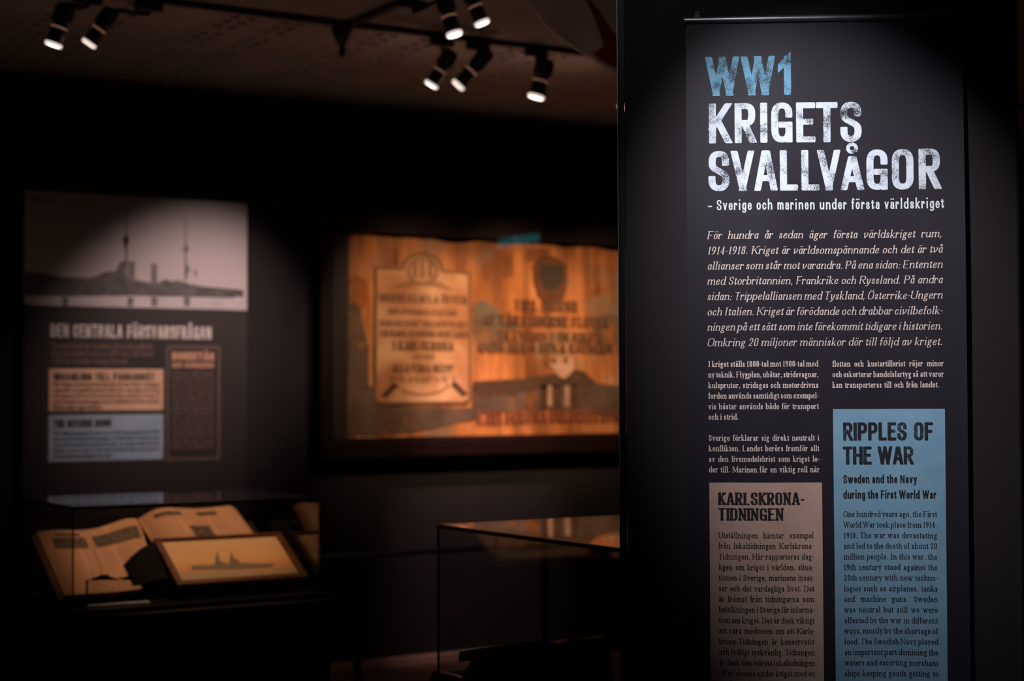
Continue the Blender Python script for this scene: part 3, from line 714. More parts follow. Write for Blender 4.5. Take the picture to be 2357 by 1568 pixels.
# framed column at the right of the poster
qx0, qx1, qz0, qz1 = wp(382, 930).x, wp(507, 930).x, wp(445, 1060).z, wp(445, 796).z
b = MB(); wdt = .016
for c, d in ((((qx0 + qx1) / 2, qz1 - wdt / 2), (qx1 - qx0, wdt)), (((qx0 + qx1) / 2, qz0 + wdt / 2), (qx1 - qx0, wdt)), ((qx0 + wdt / 2, (qz0 + qz1) / 2), (wdt, qz1 - qz0 - 2 * wdt)), ((qx1 - wdt / 2, (qz0 + qz1) / 2), (wdt, qz1 - qz0 - 2 * wdt))):
    b.box((c[0], FY - .0009, c[1]), (d[0], .0006, d[1]))
br = b.build('brown_outlined_column', mat('outline_brown', (.085, .05, .04), .6), poster)
b = MB(); headline(b, 'BONDETÅG', qx0 + .03, qx1 - .035, wp(395, 829).z, style(.040, .010, .009, seg=2), putp, .0001); headline(b, 'OCH BORGGÅRD', qx0 + .03, qx1 - .035, wp(395, 847).z, style(.028, .0055, .005, seg=2), putp, .0001)
b.build('heading_lettering', M['p_orange'], br)
words_ = 'under våren samlas tusentals bönder i huvudstaden för att visa sitt stöd för ett starkare försvar och kungen håller sitt tal på borggården inför alla som kommit dit'.split()
b = MB(); z = wp(395, 862).z; i = 0; sp3 = style(.017, .0034, .0028, seg=2)
while z > qz0 + .05:
    s = ' '.join(words_[(i + k) % len(words_)] for k in range(4)); i += 4; typeset(b, s, qx0 + .03, qx1 - .035, z, sp3, putp, z0=.0001); z -= .0245
b.build('paragraph_lettering', M['p_txt'], br)

# ================================================================== OLD PAINTING
pic = thing('framed_painting', 'wide framed old orange painting with lettering and a tablet, on the back wall', 'painting', (5.6, YP, 1.7))
fx0, fx1, fz0, fz1 = 3.754, 7.45, 1.115, 2.42
M['frame'] = mottled('dark_mahogany_frame', (.010, .0018, .0014), (.016, .003, .0022), 8, .6, .2)
M['liner'] = mottled('dark_inner_liner', (.018, .011, .009), (.026, .016, .013), 12, .6)
yf = 7.99
def bar(c, d, name='frame_rail', mt='frame', bev=.006):
    b = MB(); b.box(c, d, bev=bev); return b.build(name, M[mt], pic)
fwid = .125
bar(((fx0 + fx1) / 2, yf - .02, fz1 - fwid / 2), (fx1 - fx0, .09, fwid)); bar(((fx0 + fx1) / 2, yf - .02, fz0 + .075 / 2 + .012), (fx1 - fx0, .09, .075 + .02))
bar((fx0 + .075 / 2, yf - .02, (fz0 + fz1) / 2), (.075, .092, fz1 - fz0 - .002)); bar((fx1 - .075 / 2, yf - .02, (fz0 + fz1) / 2), (.075, .092, fz1 - fz0 - .002))
b = MB(); b.box((fx0 + .13, yf - .006, (fz0 + fz1) / 2), (.11, .03, fz1 - fz0 - .2)); b.build('liner', M['liner'], pic)
cx0, cx1, cz0, cz1 = 3.935, 7.37, 1.222, 2.283
CY = 7.975
mm = mat('aged_orange_canvas', (.5, .2, .07), .7, 0, .25); co = coords(mm, (1, 1, .55))
n1 = noise(mm, co, 2.6, 5, .6); n2 = noise(mm, coords(mm, (3.2, 1, .35)), 3.0, 4, .6); n3 = noise(mm, coords(mm, (1, 1, 1.4)), 1.9, 4, .6)
c1 = ramp(mm, n1, [(.30, (.30, .10, .03)), (.44, (.60, .205, .055)), (.56, (.74, .27, .085)), (.64, (.78, .42, .20)), (.74, (.58, .34, .19))])
c2 = mixc(mm, ramp(mm, n2, [(.42, (0, 0, 0)), (.62, (.75, .75, .75))]), c1, (.20, .065, .02))
c3 = mixc(mm, ramp(mm, n3, [(.54, (0, 0, 0)), (.66, (.7, .7, .7))]), c2, (.30, .22, .14))
L(mm, c3, P(mm).inputs['Base Color']); M['canvas'] = mm
b = MB(); b.grid(lambda u, v: (cx0 + (cx1 - cx0) * u, CY - .003 + .004 * sin(u * 31) * sin(v * 5 + 1) - .003 * sin(u * 90) * max(0, v - .85) * 5, cz0 + (cz1 - cz0) * v + (.008 * sin(u * 60) + .006 * sin(u * 23) if v > .99 else 0)), 90, 16)
can = b.build('canvas', M['canvas'], pic, True)
def cp_(px, py, d): q = hit(px, py, (0, CY - .012, 0), Y_); q.y -= d; return q
def paint(poly, name, m, d=.0): return flat([cp_(x, y, d) for x, y in poly]).build(name, m, can)
def pm_(name, a, b_, s=9, lo=.35, hi=.65): return mottled(name, a, b_, s, .7, .2, lo=lo, hi=hi)
def pat(name, a, b_, s=9, lo=.36, hi=.60):     # thin, rubbed paint: the canvas shows through in patches
    m = pm_(name, a, b_, s); nt = m.node_tree; o = nt.nodes['Material Output']
    k = ramp(m, noise(m, coords(m), 6.5, 5, .62), [(lo, (0, 0, 0)), (hi, (.92, .92, .92))])
    tr = N(m, 'ShaderNodeBsdfTransparent'); mx = N(m, 'ShaderNodeMixShader'); L(m, k, mx.inputs[0]); L(m, tr.outputs[0], mx.inputs[1]); L(m, P(m).outputs[0], mx.inputs[2]); L(m, mx.outputs[0], o.inputs[0]); return m
Mo = pm_('painted_tablet_outline', (.15, .07, .035), (.24, .12, .06)); Mi = pm_('painted_tablet_ground', (.48, .20, .09), (.80, .44, .24), 3.5, .38, .62)
Md = pm_('painted_dark_brown', (.07, .035, .02), (.11, .055, .03)); Mg = pat('painted_grey_green', (.17, .12, .075), (.27, .19, .12), 7)
Mb = pm_('painted_letter_brown', (.10, .048, .028), (.17, .08, .045), 16); Mr = pm_('painted_letter_red', (.22, .06, .03), (.28, .09, .05)); Mw = pm_('painted_pale_pink', (.42, .22, .14), (.58, .33, .22))
Mrust = pat('painted_rust_streak', (.24, .075, .025), (.34, .12, .04), 8); Mred = pat('painted_red_patch', (.50, .10, .015), (.42, .14, .04), 8, .3, .5); Mdk = pat('painted_shade', (.11, .065, .045), (.20, .125, .085), 6, .26, .46)
def tab(g):     # tablet outline: shoulders and a round head
    L_ = [(860 + g, 926 - g), (862 + g, 614 + g)]
    L_ += [(918 + g * .6, 616 + g)]
    for k in range(13):
        a = pi - pi * k / 12; L_.append((972 + (48 - g) * cos(a), 622 - (40 - g) * sin(a)))
    L_ += [(1024 - g * .6, 622 + g), (1083 - g, 627 + g), (1084 - g, 922 - g), (1074 - g, 930 - g), (872 + g, 932 - g)]
    return L_
paint([(800, 1000), (800, 700), (828, 690), (838, 760), (850, 800), (850, 1000)], 'painted_shade', Mdk, .0002)
paint([(805, 690), (805, 640), (820, 632), (845, 645), (850, 690), (835, 712)], 'painted_patch', Mred, .0004)
paint([(800, 1000), (800, 885), (868, 890), (868, 935), (1090, 938), (1110, 960), (1000, 985), (900, 1000)], 'painted_shade', Mdk, .0004)
for x0_, w_, t_, bb in ((1222, 14, 690, 960), (1260, 9, 700, 900), (1170, 12, 560, 640), (1375, 8, 575, 680), (912, 6, 570, 610), (1240, 30, 572, 600)):
    paint([(x0_ - w_, bb), (x0_ - w_ * .8, t_), (x0_ + w_ * .8, t_), (x0_ + w_, bb)], 'painted_streak', Mrust, .0006)
paint([(1090, 700), (1110, 690), (1140, 705), (1165, 740), (1200, 760), (1210, 800), (1160, 812), (1100, 800), (1086, 760)], 'painted_cloud', Mg, .0008)
paint([(1360, 740), (1400, 720), (1440, 725), (1440, 820), (1380, 800)], 'painted_cloud', Mg, .0008)
paint(tab(0), 'painted_tablet', Mo, .001); paint(tab(6), 'painted_tablet', Mi, .0014)
# wreath, ribbon and scroll on the tablet
def ringp(cx, cy, rx, ry, w_, a0=0, a1=2 * pi, n=18):
    o_ = [(cx + rx * cos(a0 + (a1 - a0) * k / n), cy - ry * sin(a0 + (a1 - a0) * k / n)) for k in range(n + 1)]
    i_ = [(cx + (rx - w_) * cos(a0 + (a1 - a0) * k / n), cy - (ry - w_) * sin(a0 + (a1 - a0) * k / n)) for k in range(n, -1, -1)]
    return o_ + i_
Mm = pm_('painted_mid_brown', (.34, .16, .075), (.42, .21, .11), 14)
paint(ringp(972, 624, 38, 34, 9, 0, 2 * pi - .01), 'painted_wreath', Mm, .0018)
for x in (955, 972, 990): paint([(x - 5, 640), (x - 6, 600), (x + 5, 600), (x + 5, 640)], 'painted_crest', Mm, .002)
paint([(895, 668), (930, 648), (1012, 648), (1050, 672), (1030, 668), (972, 656), (915, 664)], 'painted_ribbon', Mm, .002)
paint(ringp(972, 878, 66, 34, 7, pi * 1.08, pi * 1.92), 'painted_scroll', Mm, .0022)
paint([(875, 912), (905, 880), (918, 888), (888, 916)], 'painted_scroll_end', Md, .0024); paint([(1078, 908), (1048, 878), (1036, 886), (1064, 914)], 'painted_scroll_end', Md, .0024)
def putc(u, v, z): return (u, CY - .012 - .0026 - z * 20, v)
def line(b, s, px0, px1, py, cap, wt=.2, serif=True):
    st = style(cap, cap * wt, cap * wt * .55, serif=serif, seg=2, sl=cap * .08)
    a = cp_(px0, py, 0); c = cp_(px1, py, 0); typeset(b, s, a.x, c.x, a.z, st, putc, fit='space', z0=.0001)
b = MB()
for s, a, c, y, cp2, wt in (('MINNESTAFLA ÖFVER', 872, 1074, 694, .042, .22), ('DEN SVENSKA FLOTTAN', 892, 1050, 723, .028, .2), ('SOM GENOM TRO OCH PLIKT', 872, 1076, 751, .034, .2), ('TJENADE KONUNG OCH LAND', 872, 1076, 775, .036, .22), ('I KARLSKRONA', 904, 1042, 806, .050, .24), ('OCH', 950, 996, 828, .032, .22), ('ALLA VÅRA SKEPP', 902, 1042, 857, .042, .24), ('PÅ HAFVET', 898, 1050, 880, .032, .2)):
    line(b, s, a, c, y, cp2, wt)
b.build('painted_lettering', Mb, can)
b = MB()
for s, a, c, y, cp2, wt in (('TILL MINNE', 1184, 1332, 714, .058, .22), ('AF VÅR FÄDERNE FLOTTA', 1112, 1400, 748, .058, .22), ('TILL VÄRN FÖR RIKET', 1144, 1382, 783, .050, .2), ('OCH ALLA SINA SJÖMÄN', 1102, 1410, 810, .056, .24)):
    line(b, s, a, c, y, cp2, wt)
b.build('painted_lettering', Mb, can)
b = MB(); line(b, 'KARLSKRONA ÖRLOGSSTATION OCH VARF', 1098, 1560, 974, .066, .2); b.build('painted_lettering', Mr, can)
# shield
paint([(1228, 610), (1240, 592), (1262, 588), (1284, 594), (1306, 612), (1308, 650), (1296, 690), (1266, 704), (1240, 680), (1230, 650)], 'painted_shield', pm_('painted_rust_dark', (.12, .04, .015), (.16, .06, .025)), .001)
paint([(1242, 608), (1296, 612), (1298, 645), (1284, 662), (1268, 670), (1252, 662), (1243, 645)], 'painted_shield', pm_('painted_shield_face', (.045, .032, .018), (.065, .045, .025), 30), .0016)
# horizon, ship, cannon like shapes and pale smoke
paint([(1088, 905), (1160, 890), (1240, 880), (1300, 872), (1440, 890), (1440, 960), (1260, 940), (1090, 950)], 'painted_sea', Mdk, .0006)
paint([(1088, 892), (1090, 878), (1200, 872), (1262, 862), (1300, 855), (1320, 862), (1370, 880), (1366, 888), (1290, 890), (1180, 908), (1120, 916), (1092, 912)], 'painted_hull', Md, .001)
paint([(1310, 862), (1322, 850), (1345, 856), (1372, 880), (1330, 882)], 'painted_bow', Md, .0012)
paint([(1264, 838), (1280, 822), (1300, 830), (1318, 822), (1322, 850), (1300, 872), (1285, 866)], 'painted_sail', Mw, .0014)
for x in (1275, 1302): paint([(x - 6, 836), (x, 818), (x + 6, 838)], 'painted_pennant', Md, .0018)
for x in (1265, 1305): paint([(x - 5, 935), (x - 5, 888), (x + 5, 888), (x + 5, 935)], 'painted_reflection', Mw, .0014)
for x in (1252, 1284, 1322): paint([(x - 9, 945), (x - 8, 885), (x + 8, 885), (x + 9, 940)], 'painted_reflection', Md, .0010)
b = MB(); b.box(((fx0 + fx1) / 2, yf - .0675, (fz0 + fz1) / 2), (fx1 - fx0 - .02, .003, fz1 - fz0 - .02)); b.build('picture_glass', M['picglass'], pic)

# exit sign on the right-hand wall; it is what shines green in the picture glass
gy = yf - .069
gh = hit(1196, 533, (0, gy, 0), Y_); d = (gh - CAM); d.y = -d.y
tt = (X1 - .03 - gh.x) / d.x; es = gh + d * tt
t = thing('exit_sign', 'green lit exit sign on the right wall, mirrored in the painting glass', 'exit sign', (X1 - .02, es.y, es.z))
pl_ = (es - CAM).length
b = MB(); b.box((X1 - .02, es.y, es.z), (.04, .80, .32), bev=.006); b.build('housing', M['can'], t)
b = MB(); b.box((X1 - .042, es.y, es.z), (.006, .76, .28)); b.build('lit_face', mat('exit_green', (0, .4, .35), .4, emit=(.0, .40, .42), es=1.7), t)
b = MB(); b.box((X1 - .047, es.y + .06, es.z), (.004, .18, .09)); b.add([(X1 - .048, es.y - .03, es.z + .10), (X1 - .048, es.y - .03, es.z - .10), (X1 - .048, es.y - .16, es.z)], [(0, 1, 2)]); b.build('arrow', mat('exit_white', (.8, .9, .9), .4, emit=(.4, .9, .95), es=2), t)

# ================================================================== BARRIER RAIL before the painting
YR = 7.55
za = hit(800, 1281, (0, YR, 0), Y_).z
t = thing('barrier_rail', 'low black barrier rail on posts standing before the painting', 'barrier', (4.8, YR, 0))
b = MB(); b.box((5.1, YR, za), (4.0, .03, .022), bev=.004); b.build('top_rail', M['black'], t)
xp = hit(823, 1400, (0, YR, 0), Y_).x
for k in range(4):
    x = xp + k * 1.05
    if k == 1: x = xp + 1.1
    b = MB(); b.box((x, YR, za / 2), (.036, .03, za - .02), bev=.003); b.box((x, YR, .006), (.16, .16, .012), bev=.003); b.build('post', M['black'], t)

# ================================================================== LEFT CASE
def glass_case(root, x0, x1, y0, y1, z0, z1, seam=.007, topm='glass', dh=.05):
    g = .006
    for nm, c, d in (('glass_front', ((x0 + x1) / 2, y0 + g / 2, (z0 + z1) / 2), (x1 - x0, g, z1 - z0)), ('glass_back', ((x0 + x1) / 2, y1 - g / 2, (z0 + z1) / 2), (x1 - x0, g, z1 - z0)),
                     ('glass_side', (x0 + g / 2, (y0 + y1) / 2, (z0 + z1) / 2), (g, y1 - y0 - 2 * g - .002, z1 - z0)), ('glass_side', (x1 - g / 2, (y0 + y1) / 2, (z0 + z1) / 2), (g, y1 - y0 - 2 * g - .002, z1 - z0)),
                     ('glass_top', ((x0 + x1) / 2, (y0 + y1) / 2, z1 + g / 2 + .0005), (x1 - x0, y1 - y0, g))):
        b = MB(); b.box(c, d); b.build(nm, M['glass'], root)
    h = seam
    for c, d in ((((x0 + x1) / 2, y0, z1), (x1 - x0 + h, h, h * 1.3)), (((x0 + x1) / 2, y1, z1), (x1 - x0 + h, h, h * 1.3)), ((x0, (y0 + y1) / 2, z1), (h, y1 - y0, h * 1.3)), ((x1, (y0 + y1) / 2, z1), (h, y1 - y0, h * 1.3))):
        b = MB(); b.box(c, d); b.build('edge_seam', M['black'], root)
    for x in (x0, x1):
        for y in (y0, y1):
            b = MB(); b.box((x, y, (z0 + z1) / 2), (h * .7, h * .7, z1 - z0)); b.build('corner_seam', M['black'], root)
cx0_, cx1_, cy0_, cy1_, cz0_, cz1_ = 1.774, 2.695, 5.696, 6.317, .722, 1.066
case = thing('display_case', 'glass display case with open newspaper and framed print, below the warship poster', 'display case', (2.24, 6.0, 0))
b = MB(); b.box((2.24, 6.005, .35), (.97, .68, .70), bev=.004); b.build('pedestal', M['blackmatte'], case)
b = MB(); b.box((2.24, 6.005, .711), (.94, .65, .021), bev=.003); b.build('deck', M['deck'], case)
glass_case(case, cx0_, cx1_, cy0_, cy1_, cz0_, cz1_)
# sloping black cradle under the papers
TL = radians(30); NV = V((0, -sin(TL), cos(TL))); TV = V((0, cos(TL), sin(TL)))
O_ = V((0, 5.829, .755))
def sl(x, t_, h=0): return O_ + X_ * x + TV * t_ + NV * h
cradle = t = thing('paper_cradle', 'black sloping cradle holding the newspaper inside the left case', 'stand', (2.24, 6.0, .722))
for x0_, x1_ in ((1.82, 2.20), (2.24, 2.66)):
    b = MB(); q = [sl(x0_, .0, -.038), sl(x0_, .46, -.038)]
    b.add([V((x, p.y, p.z)) for x in (x0_, x1_) for p in (q[0], q[1])] + [V((x, y, .7225)) for x in (x0_, x1_) for y in (q[0].y, q[1].y)], [(0, 2, 3, 1), (4, 5, 7, 6), (0, 4, 6, 2), (1, 3, 7, 5), (0, 1, 5, 4), (2, 6, 7, 3)])
    b.build('wedge', M['blackmatte'], t)
def newsprint(name, a, ink, cols, rows):
    m = mat(name, a, .75, 0, .2); tc = N(m, 'ShaderNodeUVMap'); sx = N(m, 'ShaderNodeSeparateXYZ'); L(m, tc.outputs[0], sx.inputs[0])
    r_ = mathn(m, 'FRACT', mathn(m, 'MULTIPLY', sx.outputs[1], rows)); c_ = mathn(m, 'FRACT', mathn(m, 'MULTIPLY', sx.outputs[0], cols))
    k = mathn(m, 'MULTIPLY', mathn(m, 'GREATER_THAN', r_, .5), mathn(m, 'GREATER_THAN', c_, .08))
    mp = N(m, 'ShaderNodeMapping'); mp.inputs['Scale'].default_value = (1, .25, 1); L(m, tc.outputs[0], mp.inputs[0])
    n = noise(m, mp.outputs[0], 160, 2); k = mathn(m, 'MULTIPLY', k, mathn(m, 'GREATER_THAN', n, .44)); k = mathn(m, 'MULTIPLY', k, .6)
    mott = ramp(m, noise(m, tc.outputs[0], 3, 4), [(.3, a), (.7, tuple(v * .8 for v in a))])
    L(m, mixc(m, k, mott, ink), P(m).inputs['Base Color']); return m
M['news'] = newsprint('old_newsprint', (.64, .345, .205), (.12, .065, .04), 3, 60)
M['paper_edge'] = mottled('brown_page_edges', (.30, .15, .07), (.42, .22, .11), 90, .8)
M['newspic'] = mottled('newsprint_picture', (.055, .036, .024), (.12, .075, .05), 60, .75, lo=.4, hi=.6)
def page(fn, nu, nv, name, m, parent, th):
    b = MB(); b.slab(fn, nu, nv, th)
    o = b.build(name, m, parent, True); uv = o.data.uv_layers.new(name='UVMap')
    k = (nu + 1) * (nv + 1)
    for lp in o.data.loops:
        i = lp.vertex_index % k; uv.data[lp.index].uv = ((i % (nu + 1)) / nu, (i // (nu + 1)) / nv)
    return o
def hgt(s, q):      # page height above the slope: swells towards the gutter
    return .004 + .050 * max(0, s - .35) ** 2 / .42 * (.35 + .65 * q) - .012 * max(0, s - .9) * 10 * q
def lpt(s, q, d=0):
    wd_ = .275 + .090 * min(1, max(0, (q - .16) / .2)) + .004 * sin(q * 9)
    s2 = s * wd_ / .365
    return sl(1.786 + s * wd_ , q * .392 + .006 * sin(s * 9) * q, hgt(s2, q) + d)
news = thing('open_newspaper', 'large yellowed open newspaper volume filling the left half of the case', 'newspaper', (2.0, 6.0, .78))
page(lambda u, v: lpt(u, v), 28, 18, 'left_page', M['news'], news, -NV * .002)
for k in range(4):
    page(lambda u, v: lpt(u * .985, v, -.003 - .0045 * (k + 1)) + V((-.004 * (k + 1), -.001 * k, 0)), 12, 8, 'page', M['paper_edge'], news, -NV * .0016)
def rpt(s, q, d=0):
    return sl(2.190 + .365 * s + .02 * (.5 - q), .19 + q * .252, .048 - .045 * (1 - min(1, s / .28)) ** 2 + .005 * sin(s * 7) + d)
page(lambda u, v: rpt(u, v), 24, 10, 'right_page', M['news'], news, -NV * .002)
for k in range(3): page(lambda u, v: rpt(u, v, -.004 * (k + 1)) + V((.007 * (k + 1) * (u > .5), 0, 0)), 12, 6, 'page', M['paper_edge'], news, -NV * .0016)
def patch(fn, s0, s1, q0, q1, name, m, parent, nu=10, nv=4, d=.0012):
    b = MB(); b.grid(lambda u, v: fn(s0 + (s1 - s0) * u, q0 + (q1 - q0) * v, d), nu, nv); b.build(name, m, parent, True)
patch(lpt, .11, .44, .70, .87, 'printed_engraving', M['newspic'], news); patch(lpt, .51, .97, .70, .88, 'printed_engraving', M['newspic'], news)
patch(rpt, .40, .62, .22, .52, 'printed_engraving', M['newspic'], news); patch(rpt, .12, .4, .80, .9, 'printed_heading', M['newspic'], news, 8, 1); patch(rpt, .58, .8, .80, .9, 'printed_heading', M['newspic'], news, 8, 1)
patch(lpt, .16, .40, .90, .94, 'printed_heading', M['newspic'], news, 8, 1); patch(lpt, .47, .475, .1, .7, 'fold_line', M['newspic'], news, 1, 8)
# curled black flap at the lower gutter
b = MB(); b.slab(lambda u, v: sl(2.035 + .18 * u, .02 + .125 * v + .055 * sin(u * pi * .6) * v, .012 + .05 * sin(u * 2.6) * (.4 + .6 * v)), 12, 8, -NV * .004); b.build('black_cover_flap', mat('flap_black', (.003, .0025, .0025), .8, 0, .1), news, True)
# framed print leaning on the newspaper
pr = thing('framed_print', 'wood framed print of a grey ship at sunset, in the left case', 'picture', (2.46, 5.97, .8))
h0 = .056
pc = [hit(x, y, sl(0, 0, h0), NV) for x, y in ((420, 1340), (690, 1322), (633, 1235), (370, 1248))]
px_0 = (pc[0].x + pc[3].x) / 2; px_1 = (pc[1].x + pc[2].x) / 2
def tco(p): return (p - O_ - X_ * p.x).dot(TV)
t0_ = (tco(pc[0]) + tco(pc[1])) / 2; t1_ = (tco(pc[2]) + tco(pc[3])) / 2
M['wood'] = mottled('orange_brown_wood', (.07, .018, .006), (.11, .030, .009), 25, .4, .4)
M['sky_o'] = None
RS = Matrix.Rotation(TL, 3, 'X')
def pbox(x0, x1, t0, t1, h, th, name, m, par, bev=.002):
    b = MB(); c = sl((x0 + x1) / 2, (t0 + t1) / 2, h); b.box(c, (x1 - x0, t1 - t0, th), RS, bev=bev); return b.build(name, m, par)
fw_ = .026
pbox(px_0 - fw_, px_1 + fw_, t1_, t1_ + .016, h0 - .004, .026, 'frame_rail', M['wood'], pr); pbox(px_0 - fw_, px_1 + fw_, t0_ - fw_, t0_, h0 - .004, .026, 'frame_rail', M['wood'], pr)
pbox(px_0 - fw_, px_0, t0_, t1_, h0 - .004, .024, 'frame_rail', M['wood'], pr); pbox(px_1, px_1 + fw_, t0_, t1_, h0 - .004, .024, 'frame_rail', M['wood'], pr)
mm = mat('sunset_print', (.6, .33, .14), .5); tc = N(mm, 'ShaderNodeTexCoord'); sx = N(mm, 'ShaderNodeSeparateXYZ'); L(mm, tc.outputs['Generated'], sx.inputs[0])
wv = mathn(mm, 'ADD', sx.outputs[2], mathn(mm, 'MULTIPLY', mathn(mm, 'SUBTRACT', noise(mm, coords(mm, (1, 1, 6)), 7, 3), .5), .2))
L(mm, ramp(mm, wv, [(.0, (.30, .20, .11)), (.24, (.36, .23, .12)), (.31, (.56, .22, .07)), (.5, (.66, .34, .13)), (1, (.62, .38, .20))]), P(mm).inputs['Base Color'])
art = pbox(px_0, px_1, t0_, t1_, h0 - .006, .012, 'printed_sheet', mm, pr, bev=0)
def ap(px, py, h=h0 + .0008): return hit(px, py, sl(0, 0, h), NV)
Ms = mat('print_ship_grey', (.16, .10, .06), .6)
flat([ap(x, y) for x, y in ((440, 1312), (442, 1302), (495, 1300), (500, 1290), (515, 1294), (528, 1300), (540, 1284), (555, 1296), (600, 1297), (632, 1298), (625, 1306), (560, 1310))]).build('printed_ship', Ms, art)
for x in (500, 533): flat([ap(a, c, h0 + .0012) for a, c in ((x - 6, 1300), (x - 2, 1272), (x + 1, 1272), (x + 9, 1298))]).build('printed_mast', Ms, art)
# acrylic label stand with ship cut-outs
YA = 5.745
def aq(px, py): return hit(px, py, (0, YA, 0), Y_)
t = thing('acrylic_stand', 'clear acrylic label stand before the newspaper in the left case', 'stand', (2.0, YA, .723))
a, c = aq(200, 1336), aq(343, 1336); zb2 = .7225
b = MB(); b.box(((a.x + c.x) / 2, YA, (a.z + zb2) / 2), (c.x - a.x, .003, a.z - zb2)); b.build('clear_plate', M['acrylic'], t)
b = MB(); b.box((a.x, YA, (a.z + zb2) / 2), (.006, .006, a.z - zb2)); b.build('plate_edge', M['can'], t)
b = MB(); b.box(((a.x + c.x) / 2, YA, a.z), (c.x - a.x + .006, .006, .004)); b.build('plate_edge', M['can'], t)
b = MB(); b.box(((a.x + c.x) / 2, YA + .002, zb2 + .003), (c.x - a.x, .03, .005), bev=.001); b.build('foot', mat('pale_grey_acrylic', (.6, .58, .64), .3), t)
def ship(pts, label):
    o = flat([aq(x, y) for x, y in pts], (0, .003, 0)).build('ship_cutout', M['can']); tag(o, label, 'cutout', 'ship cutouts on the acrylic stand')
ship([(212, 1335.6), (213, 1330), (224, 1328), (228, 1324), (232, 1327), (234, 1320), (237, 1326), (241, 1321), (244, 1325), (247, 1320), (250, 1326), (256, 1328), (268, 1332), (270, 1335.6)], 'black jagged ship cutout on the left of the acrylic stand')
ship([(279, 1335.6), (280, 1330), (290, 1328), (298, 1325), (304, 1326), (312, 1329), (314, 1335.6)], 'smaller black ship cutout on the right of the acrylic stand')

# ================================================================== RIGHT CASE
rx0, rx1, ry0, ry1, rz0, rz1 = 2.413, 3.22, 3.30, 4.302, .649, 1.066
case2 = thing('display_case', 'nearer glass display case with black topped edge, behind the partition edge', 'display case', (2.8, 3.8, 0))
b = MB(); b.box(((rx0 + rx1) / 2, (ry0 + ry1) / 2, .315), (rx1 - rx0 + .04, ry1 - ry0 + .04, .63), bev=.004); b.build('pedestal', M['blackmatte'], case2)
b = MB(); b.box(((rx0 + rx1) / 2, (ry0 + ry1) / 2, .639), (rx1 - rx0 + .03, ry1 - ry0 + .03, .019), bev=.003); b.build('deck', M['blackmatte'], case2)
glass_case(case2, rx0, rx1, ry0, ry1, rz0, rz1, seam=.008)
M['leather'] = mottled('dark_leather', (.015, .010, .008), (.022, .014, .010), 30, .5)
YB = 3.80
def bx_(px, py): return hit(px, py, (0, YB, 0), Y_)
xb0, xb1 = bx_(1132, 1488).x, bx_(1432, 1480).x
zb0, zb1 = bx_(1132, 1490).z, bx_(1250, 1476).z
bk = thing('open_book', 'open book with black covers and thin orange page edges in the nearer case', 'book', ((xb0 + xb1) / 2, YB, .649))
def btop(u, v, d=0):      # u across both leaves, v front to back
    q = abs(u - .5) * 2; z = zb0 + (zb1 - zb0) * sin(min(1, (1 - q) * 2.4) * pi / 2) - .012 * max(0, 1 - q * 6) + d
    return V((xb0 + (xb1 - xb0) * u, YB + .17 * (1 - v), z - .034 * (1 - v)))
for nm, a, c in (('page_block', 0, .495), ('page_block', .505, 1)):
    b = MB(); b.slab(lambda u, v: btop(a + (c - a) * u, 1 - v), 16, 4, (0, 0, -.005)); b.build(nm, M['paper_edge'], bk, True)
    b = MB(); b.slab(lambda u, v: btop(a + (c - a) * u, 1 - v * 1.03 + .015, -.0055), 16, 4, (0, 0, -.022)); b.build('cover', M['leather'], bk, True)
b = MB(); xa_, xc_ = xb0 - .02, xb1 - .03
q_ = [(xa_, .650), (xc_, .650), (xc_ - .02, zb0 - .045), (xa_ + .05, zb0 - .045)]
b = MB(); b.add([V((x, y, z)) for y, dz in ((YB, 0), (YB + .16, -.034)) for x, z in ((xa_, .650), (xc_, .650), (xc_ - .01, zb0 - .024 + dz), (xa_ + .05, zb0 - .024 + dz))], [(0, 1, 2, 3), (7, 6, 5, 4), (0, 4, 5, 1), (1, 5, 6, 2), (2, 6, 7, 3), (3, 7, 4, 0)]); b.build('cradle', M['blackmatte'], bk)
b = MB(); b.slab(lambda u, v: V((3.02 + .17 * u, 3.95 + .26 * v, .652 + .10 * v)), 4, 4, (0, 0, -.0015)); tag(b.build('paper_sheet', M['news']), 'tan paper sheet lying beside the open book in the nearer case', 'paper')
# the neighbouring case, whose papers are mirrored in the nearer case's glass
def dup(o, dx, parent=None):
    c = o.copy(); COL.objects.link(c)
    if parent: c.parent = parent; c.matrix_parent_inverse = o.matrix_parent_inverse.copy()
    else: c.location.x += dx
    for ch in list(o.children):
        if ch.parent == o and ch != c: dup(ch, 0, c)
    return c
DX = -1.32
for o, lb in ((case, 'neighbouring glass display case left of the picture edge, seen mirrored in the nearer case'), (news, 'open newspaper in the neighbouring case, mirrored in the nearer case glass'), (pr, 'framed print in the neighbouring case, mirrored in the nearer case glass'), (cradle, 'black cradle in the neighbouring case, left of the picture edge')):
    c = dup(o, DX); c['label'] = lb
    c['group'] = 'things in the neighbouring case'

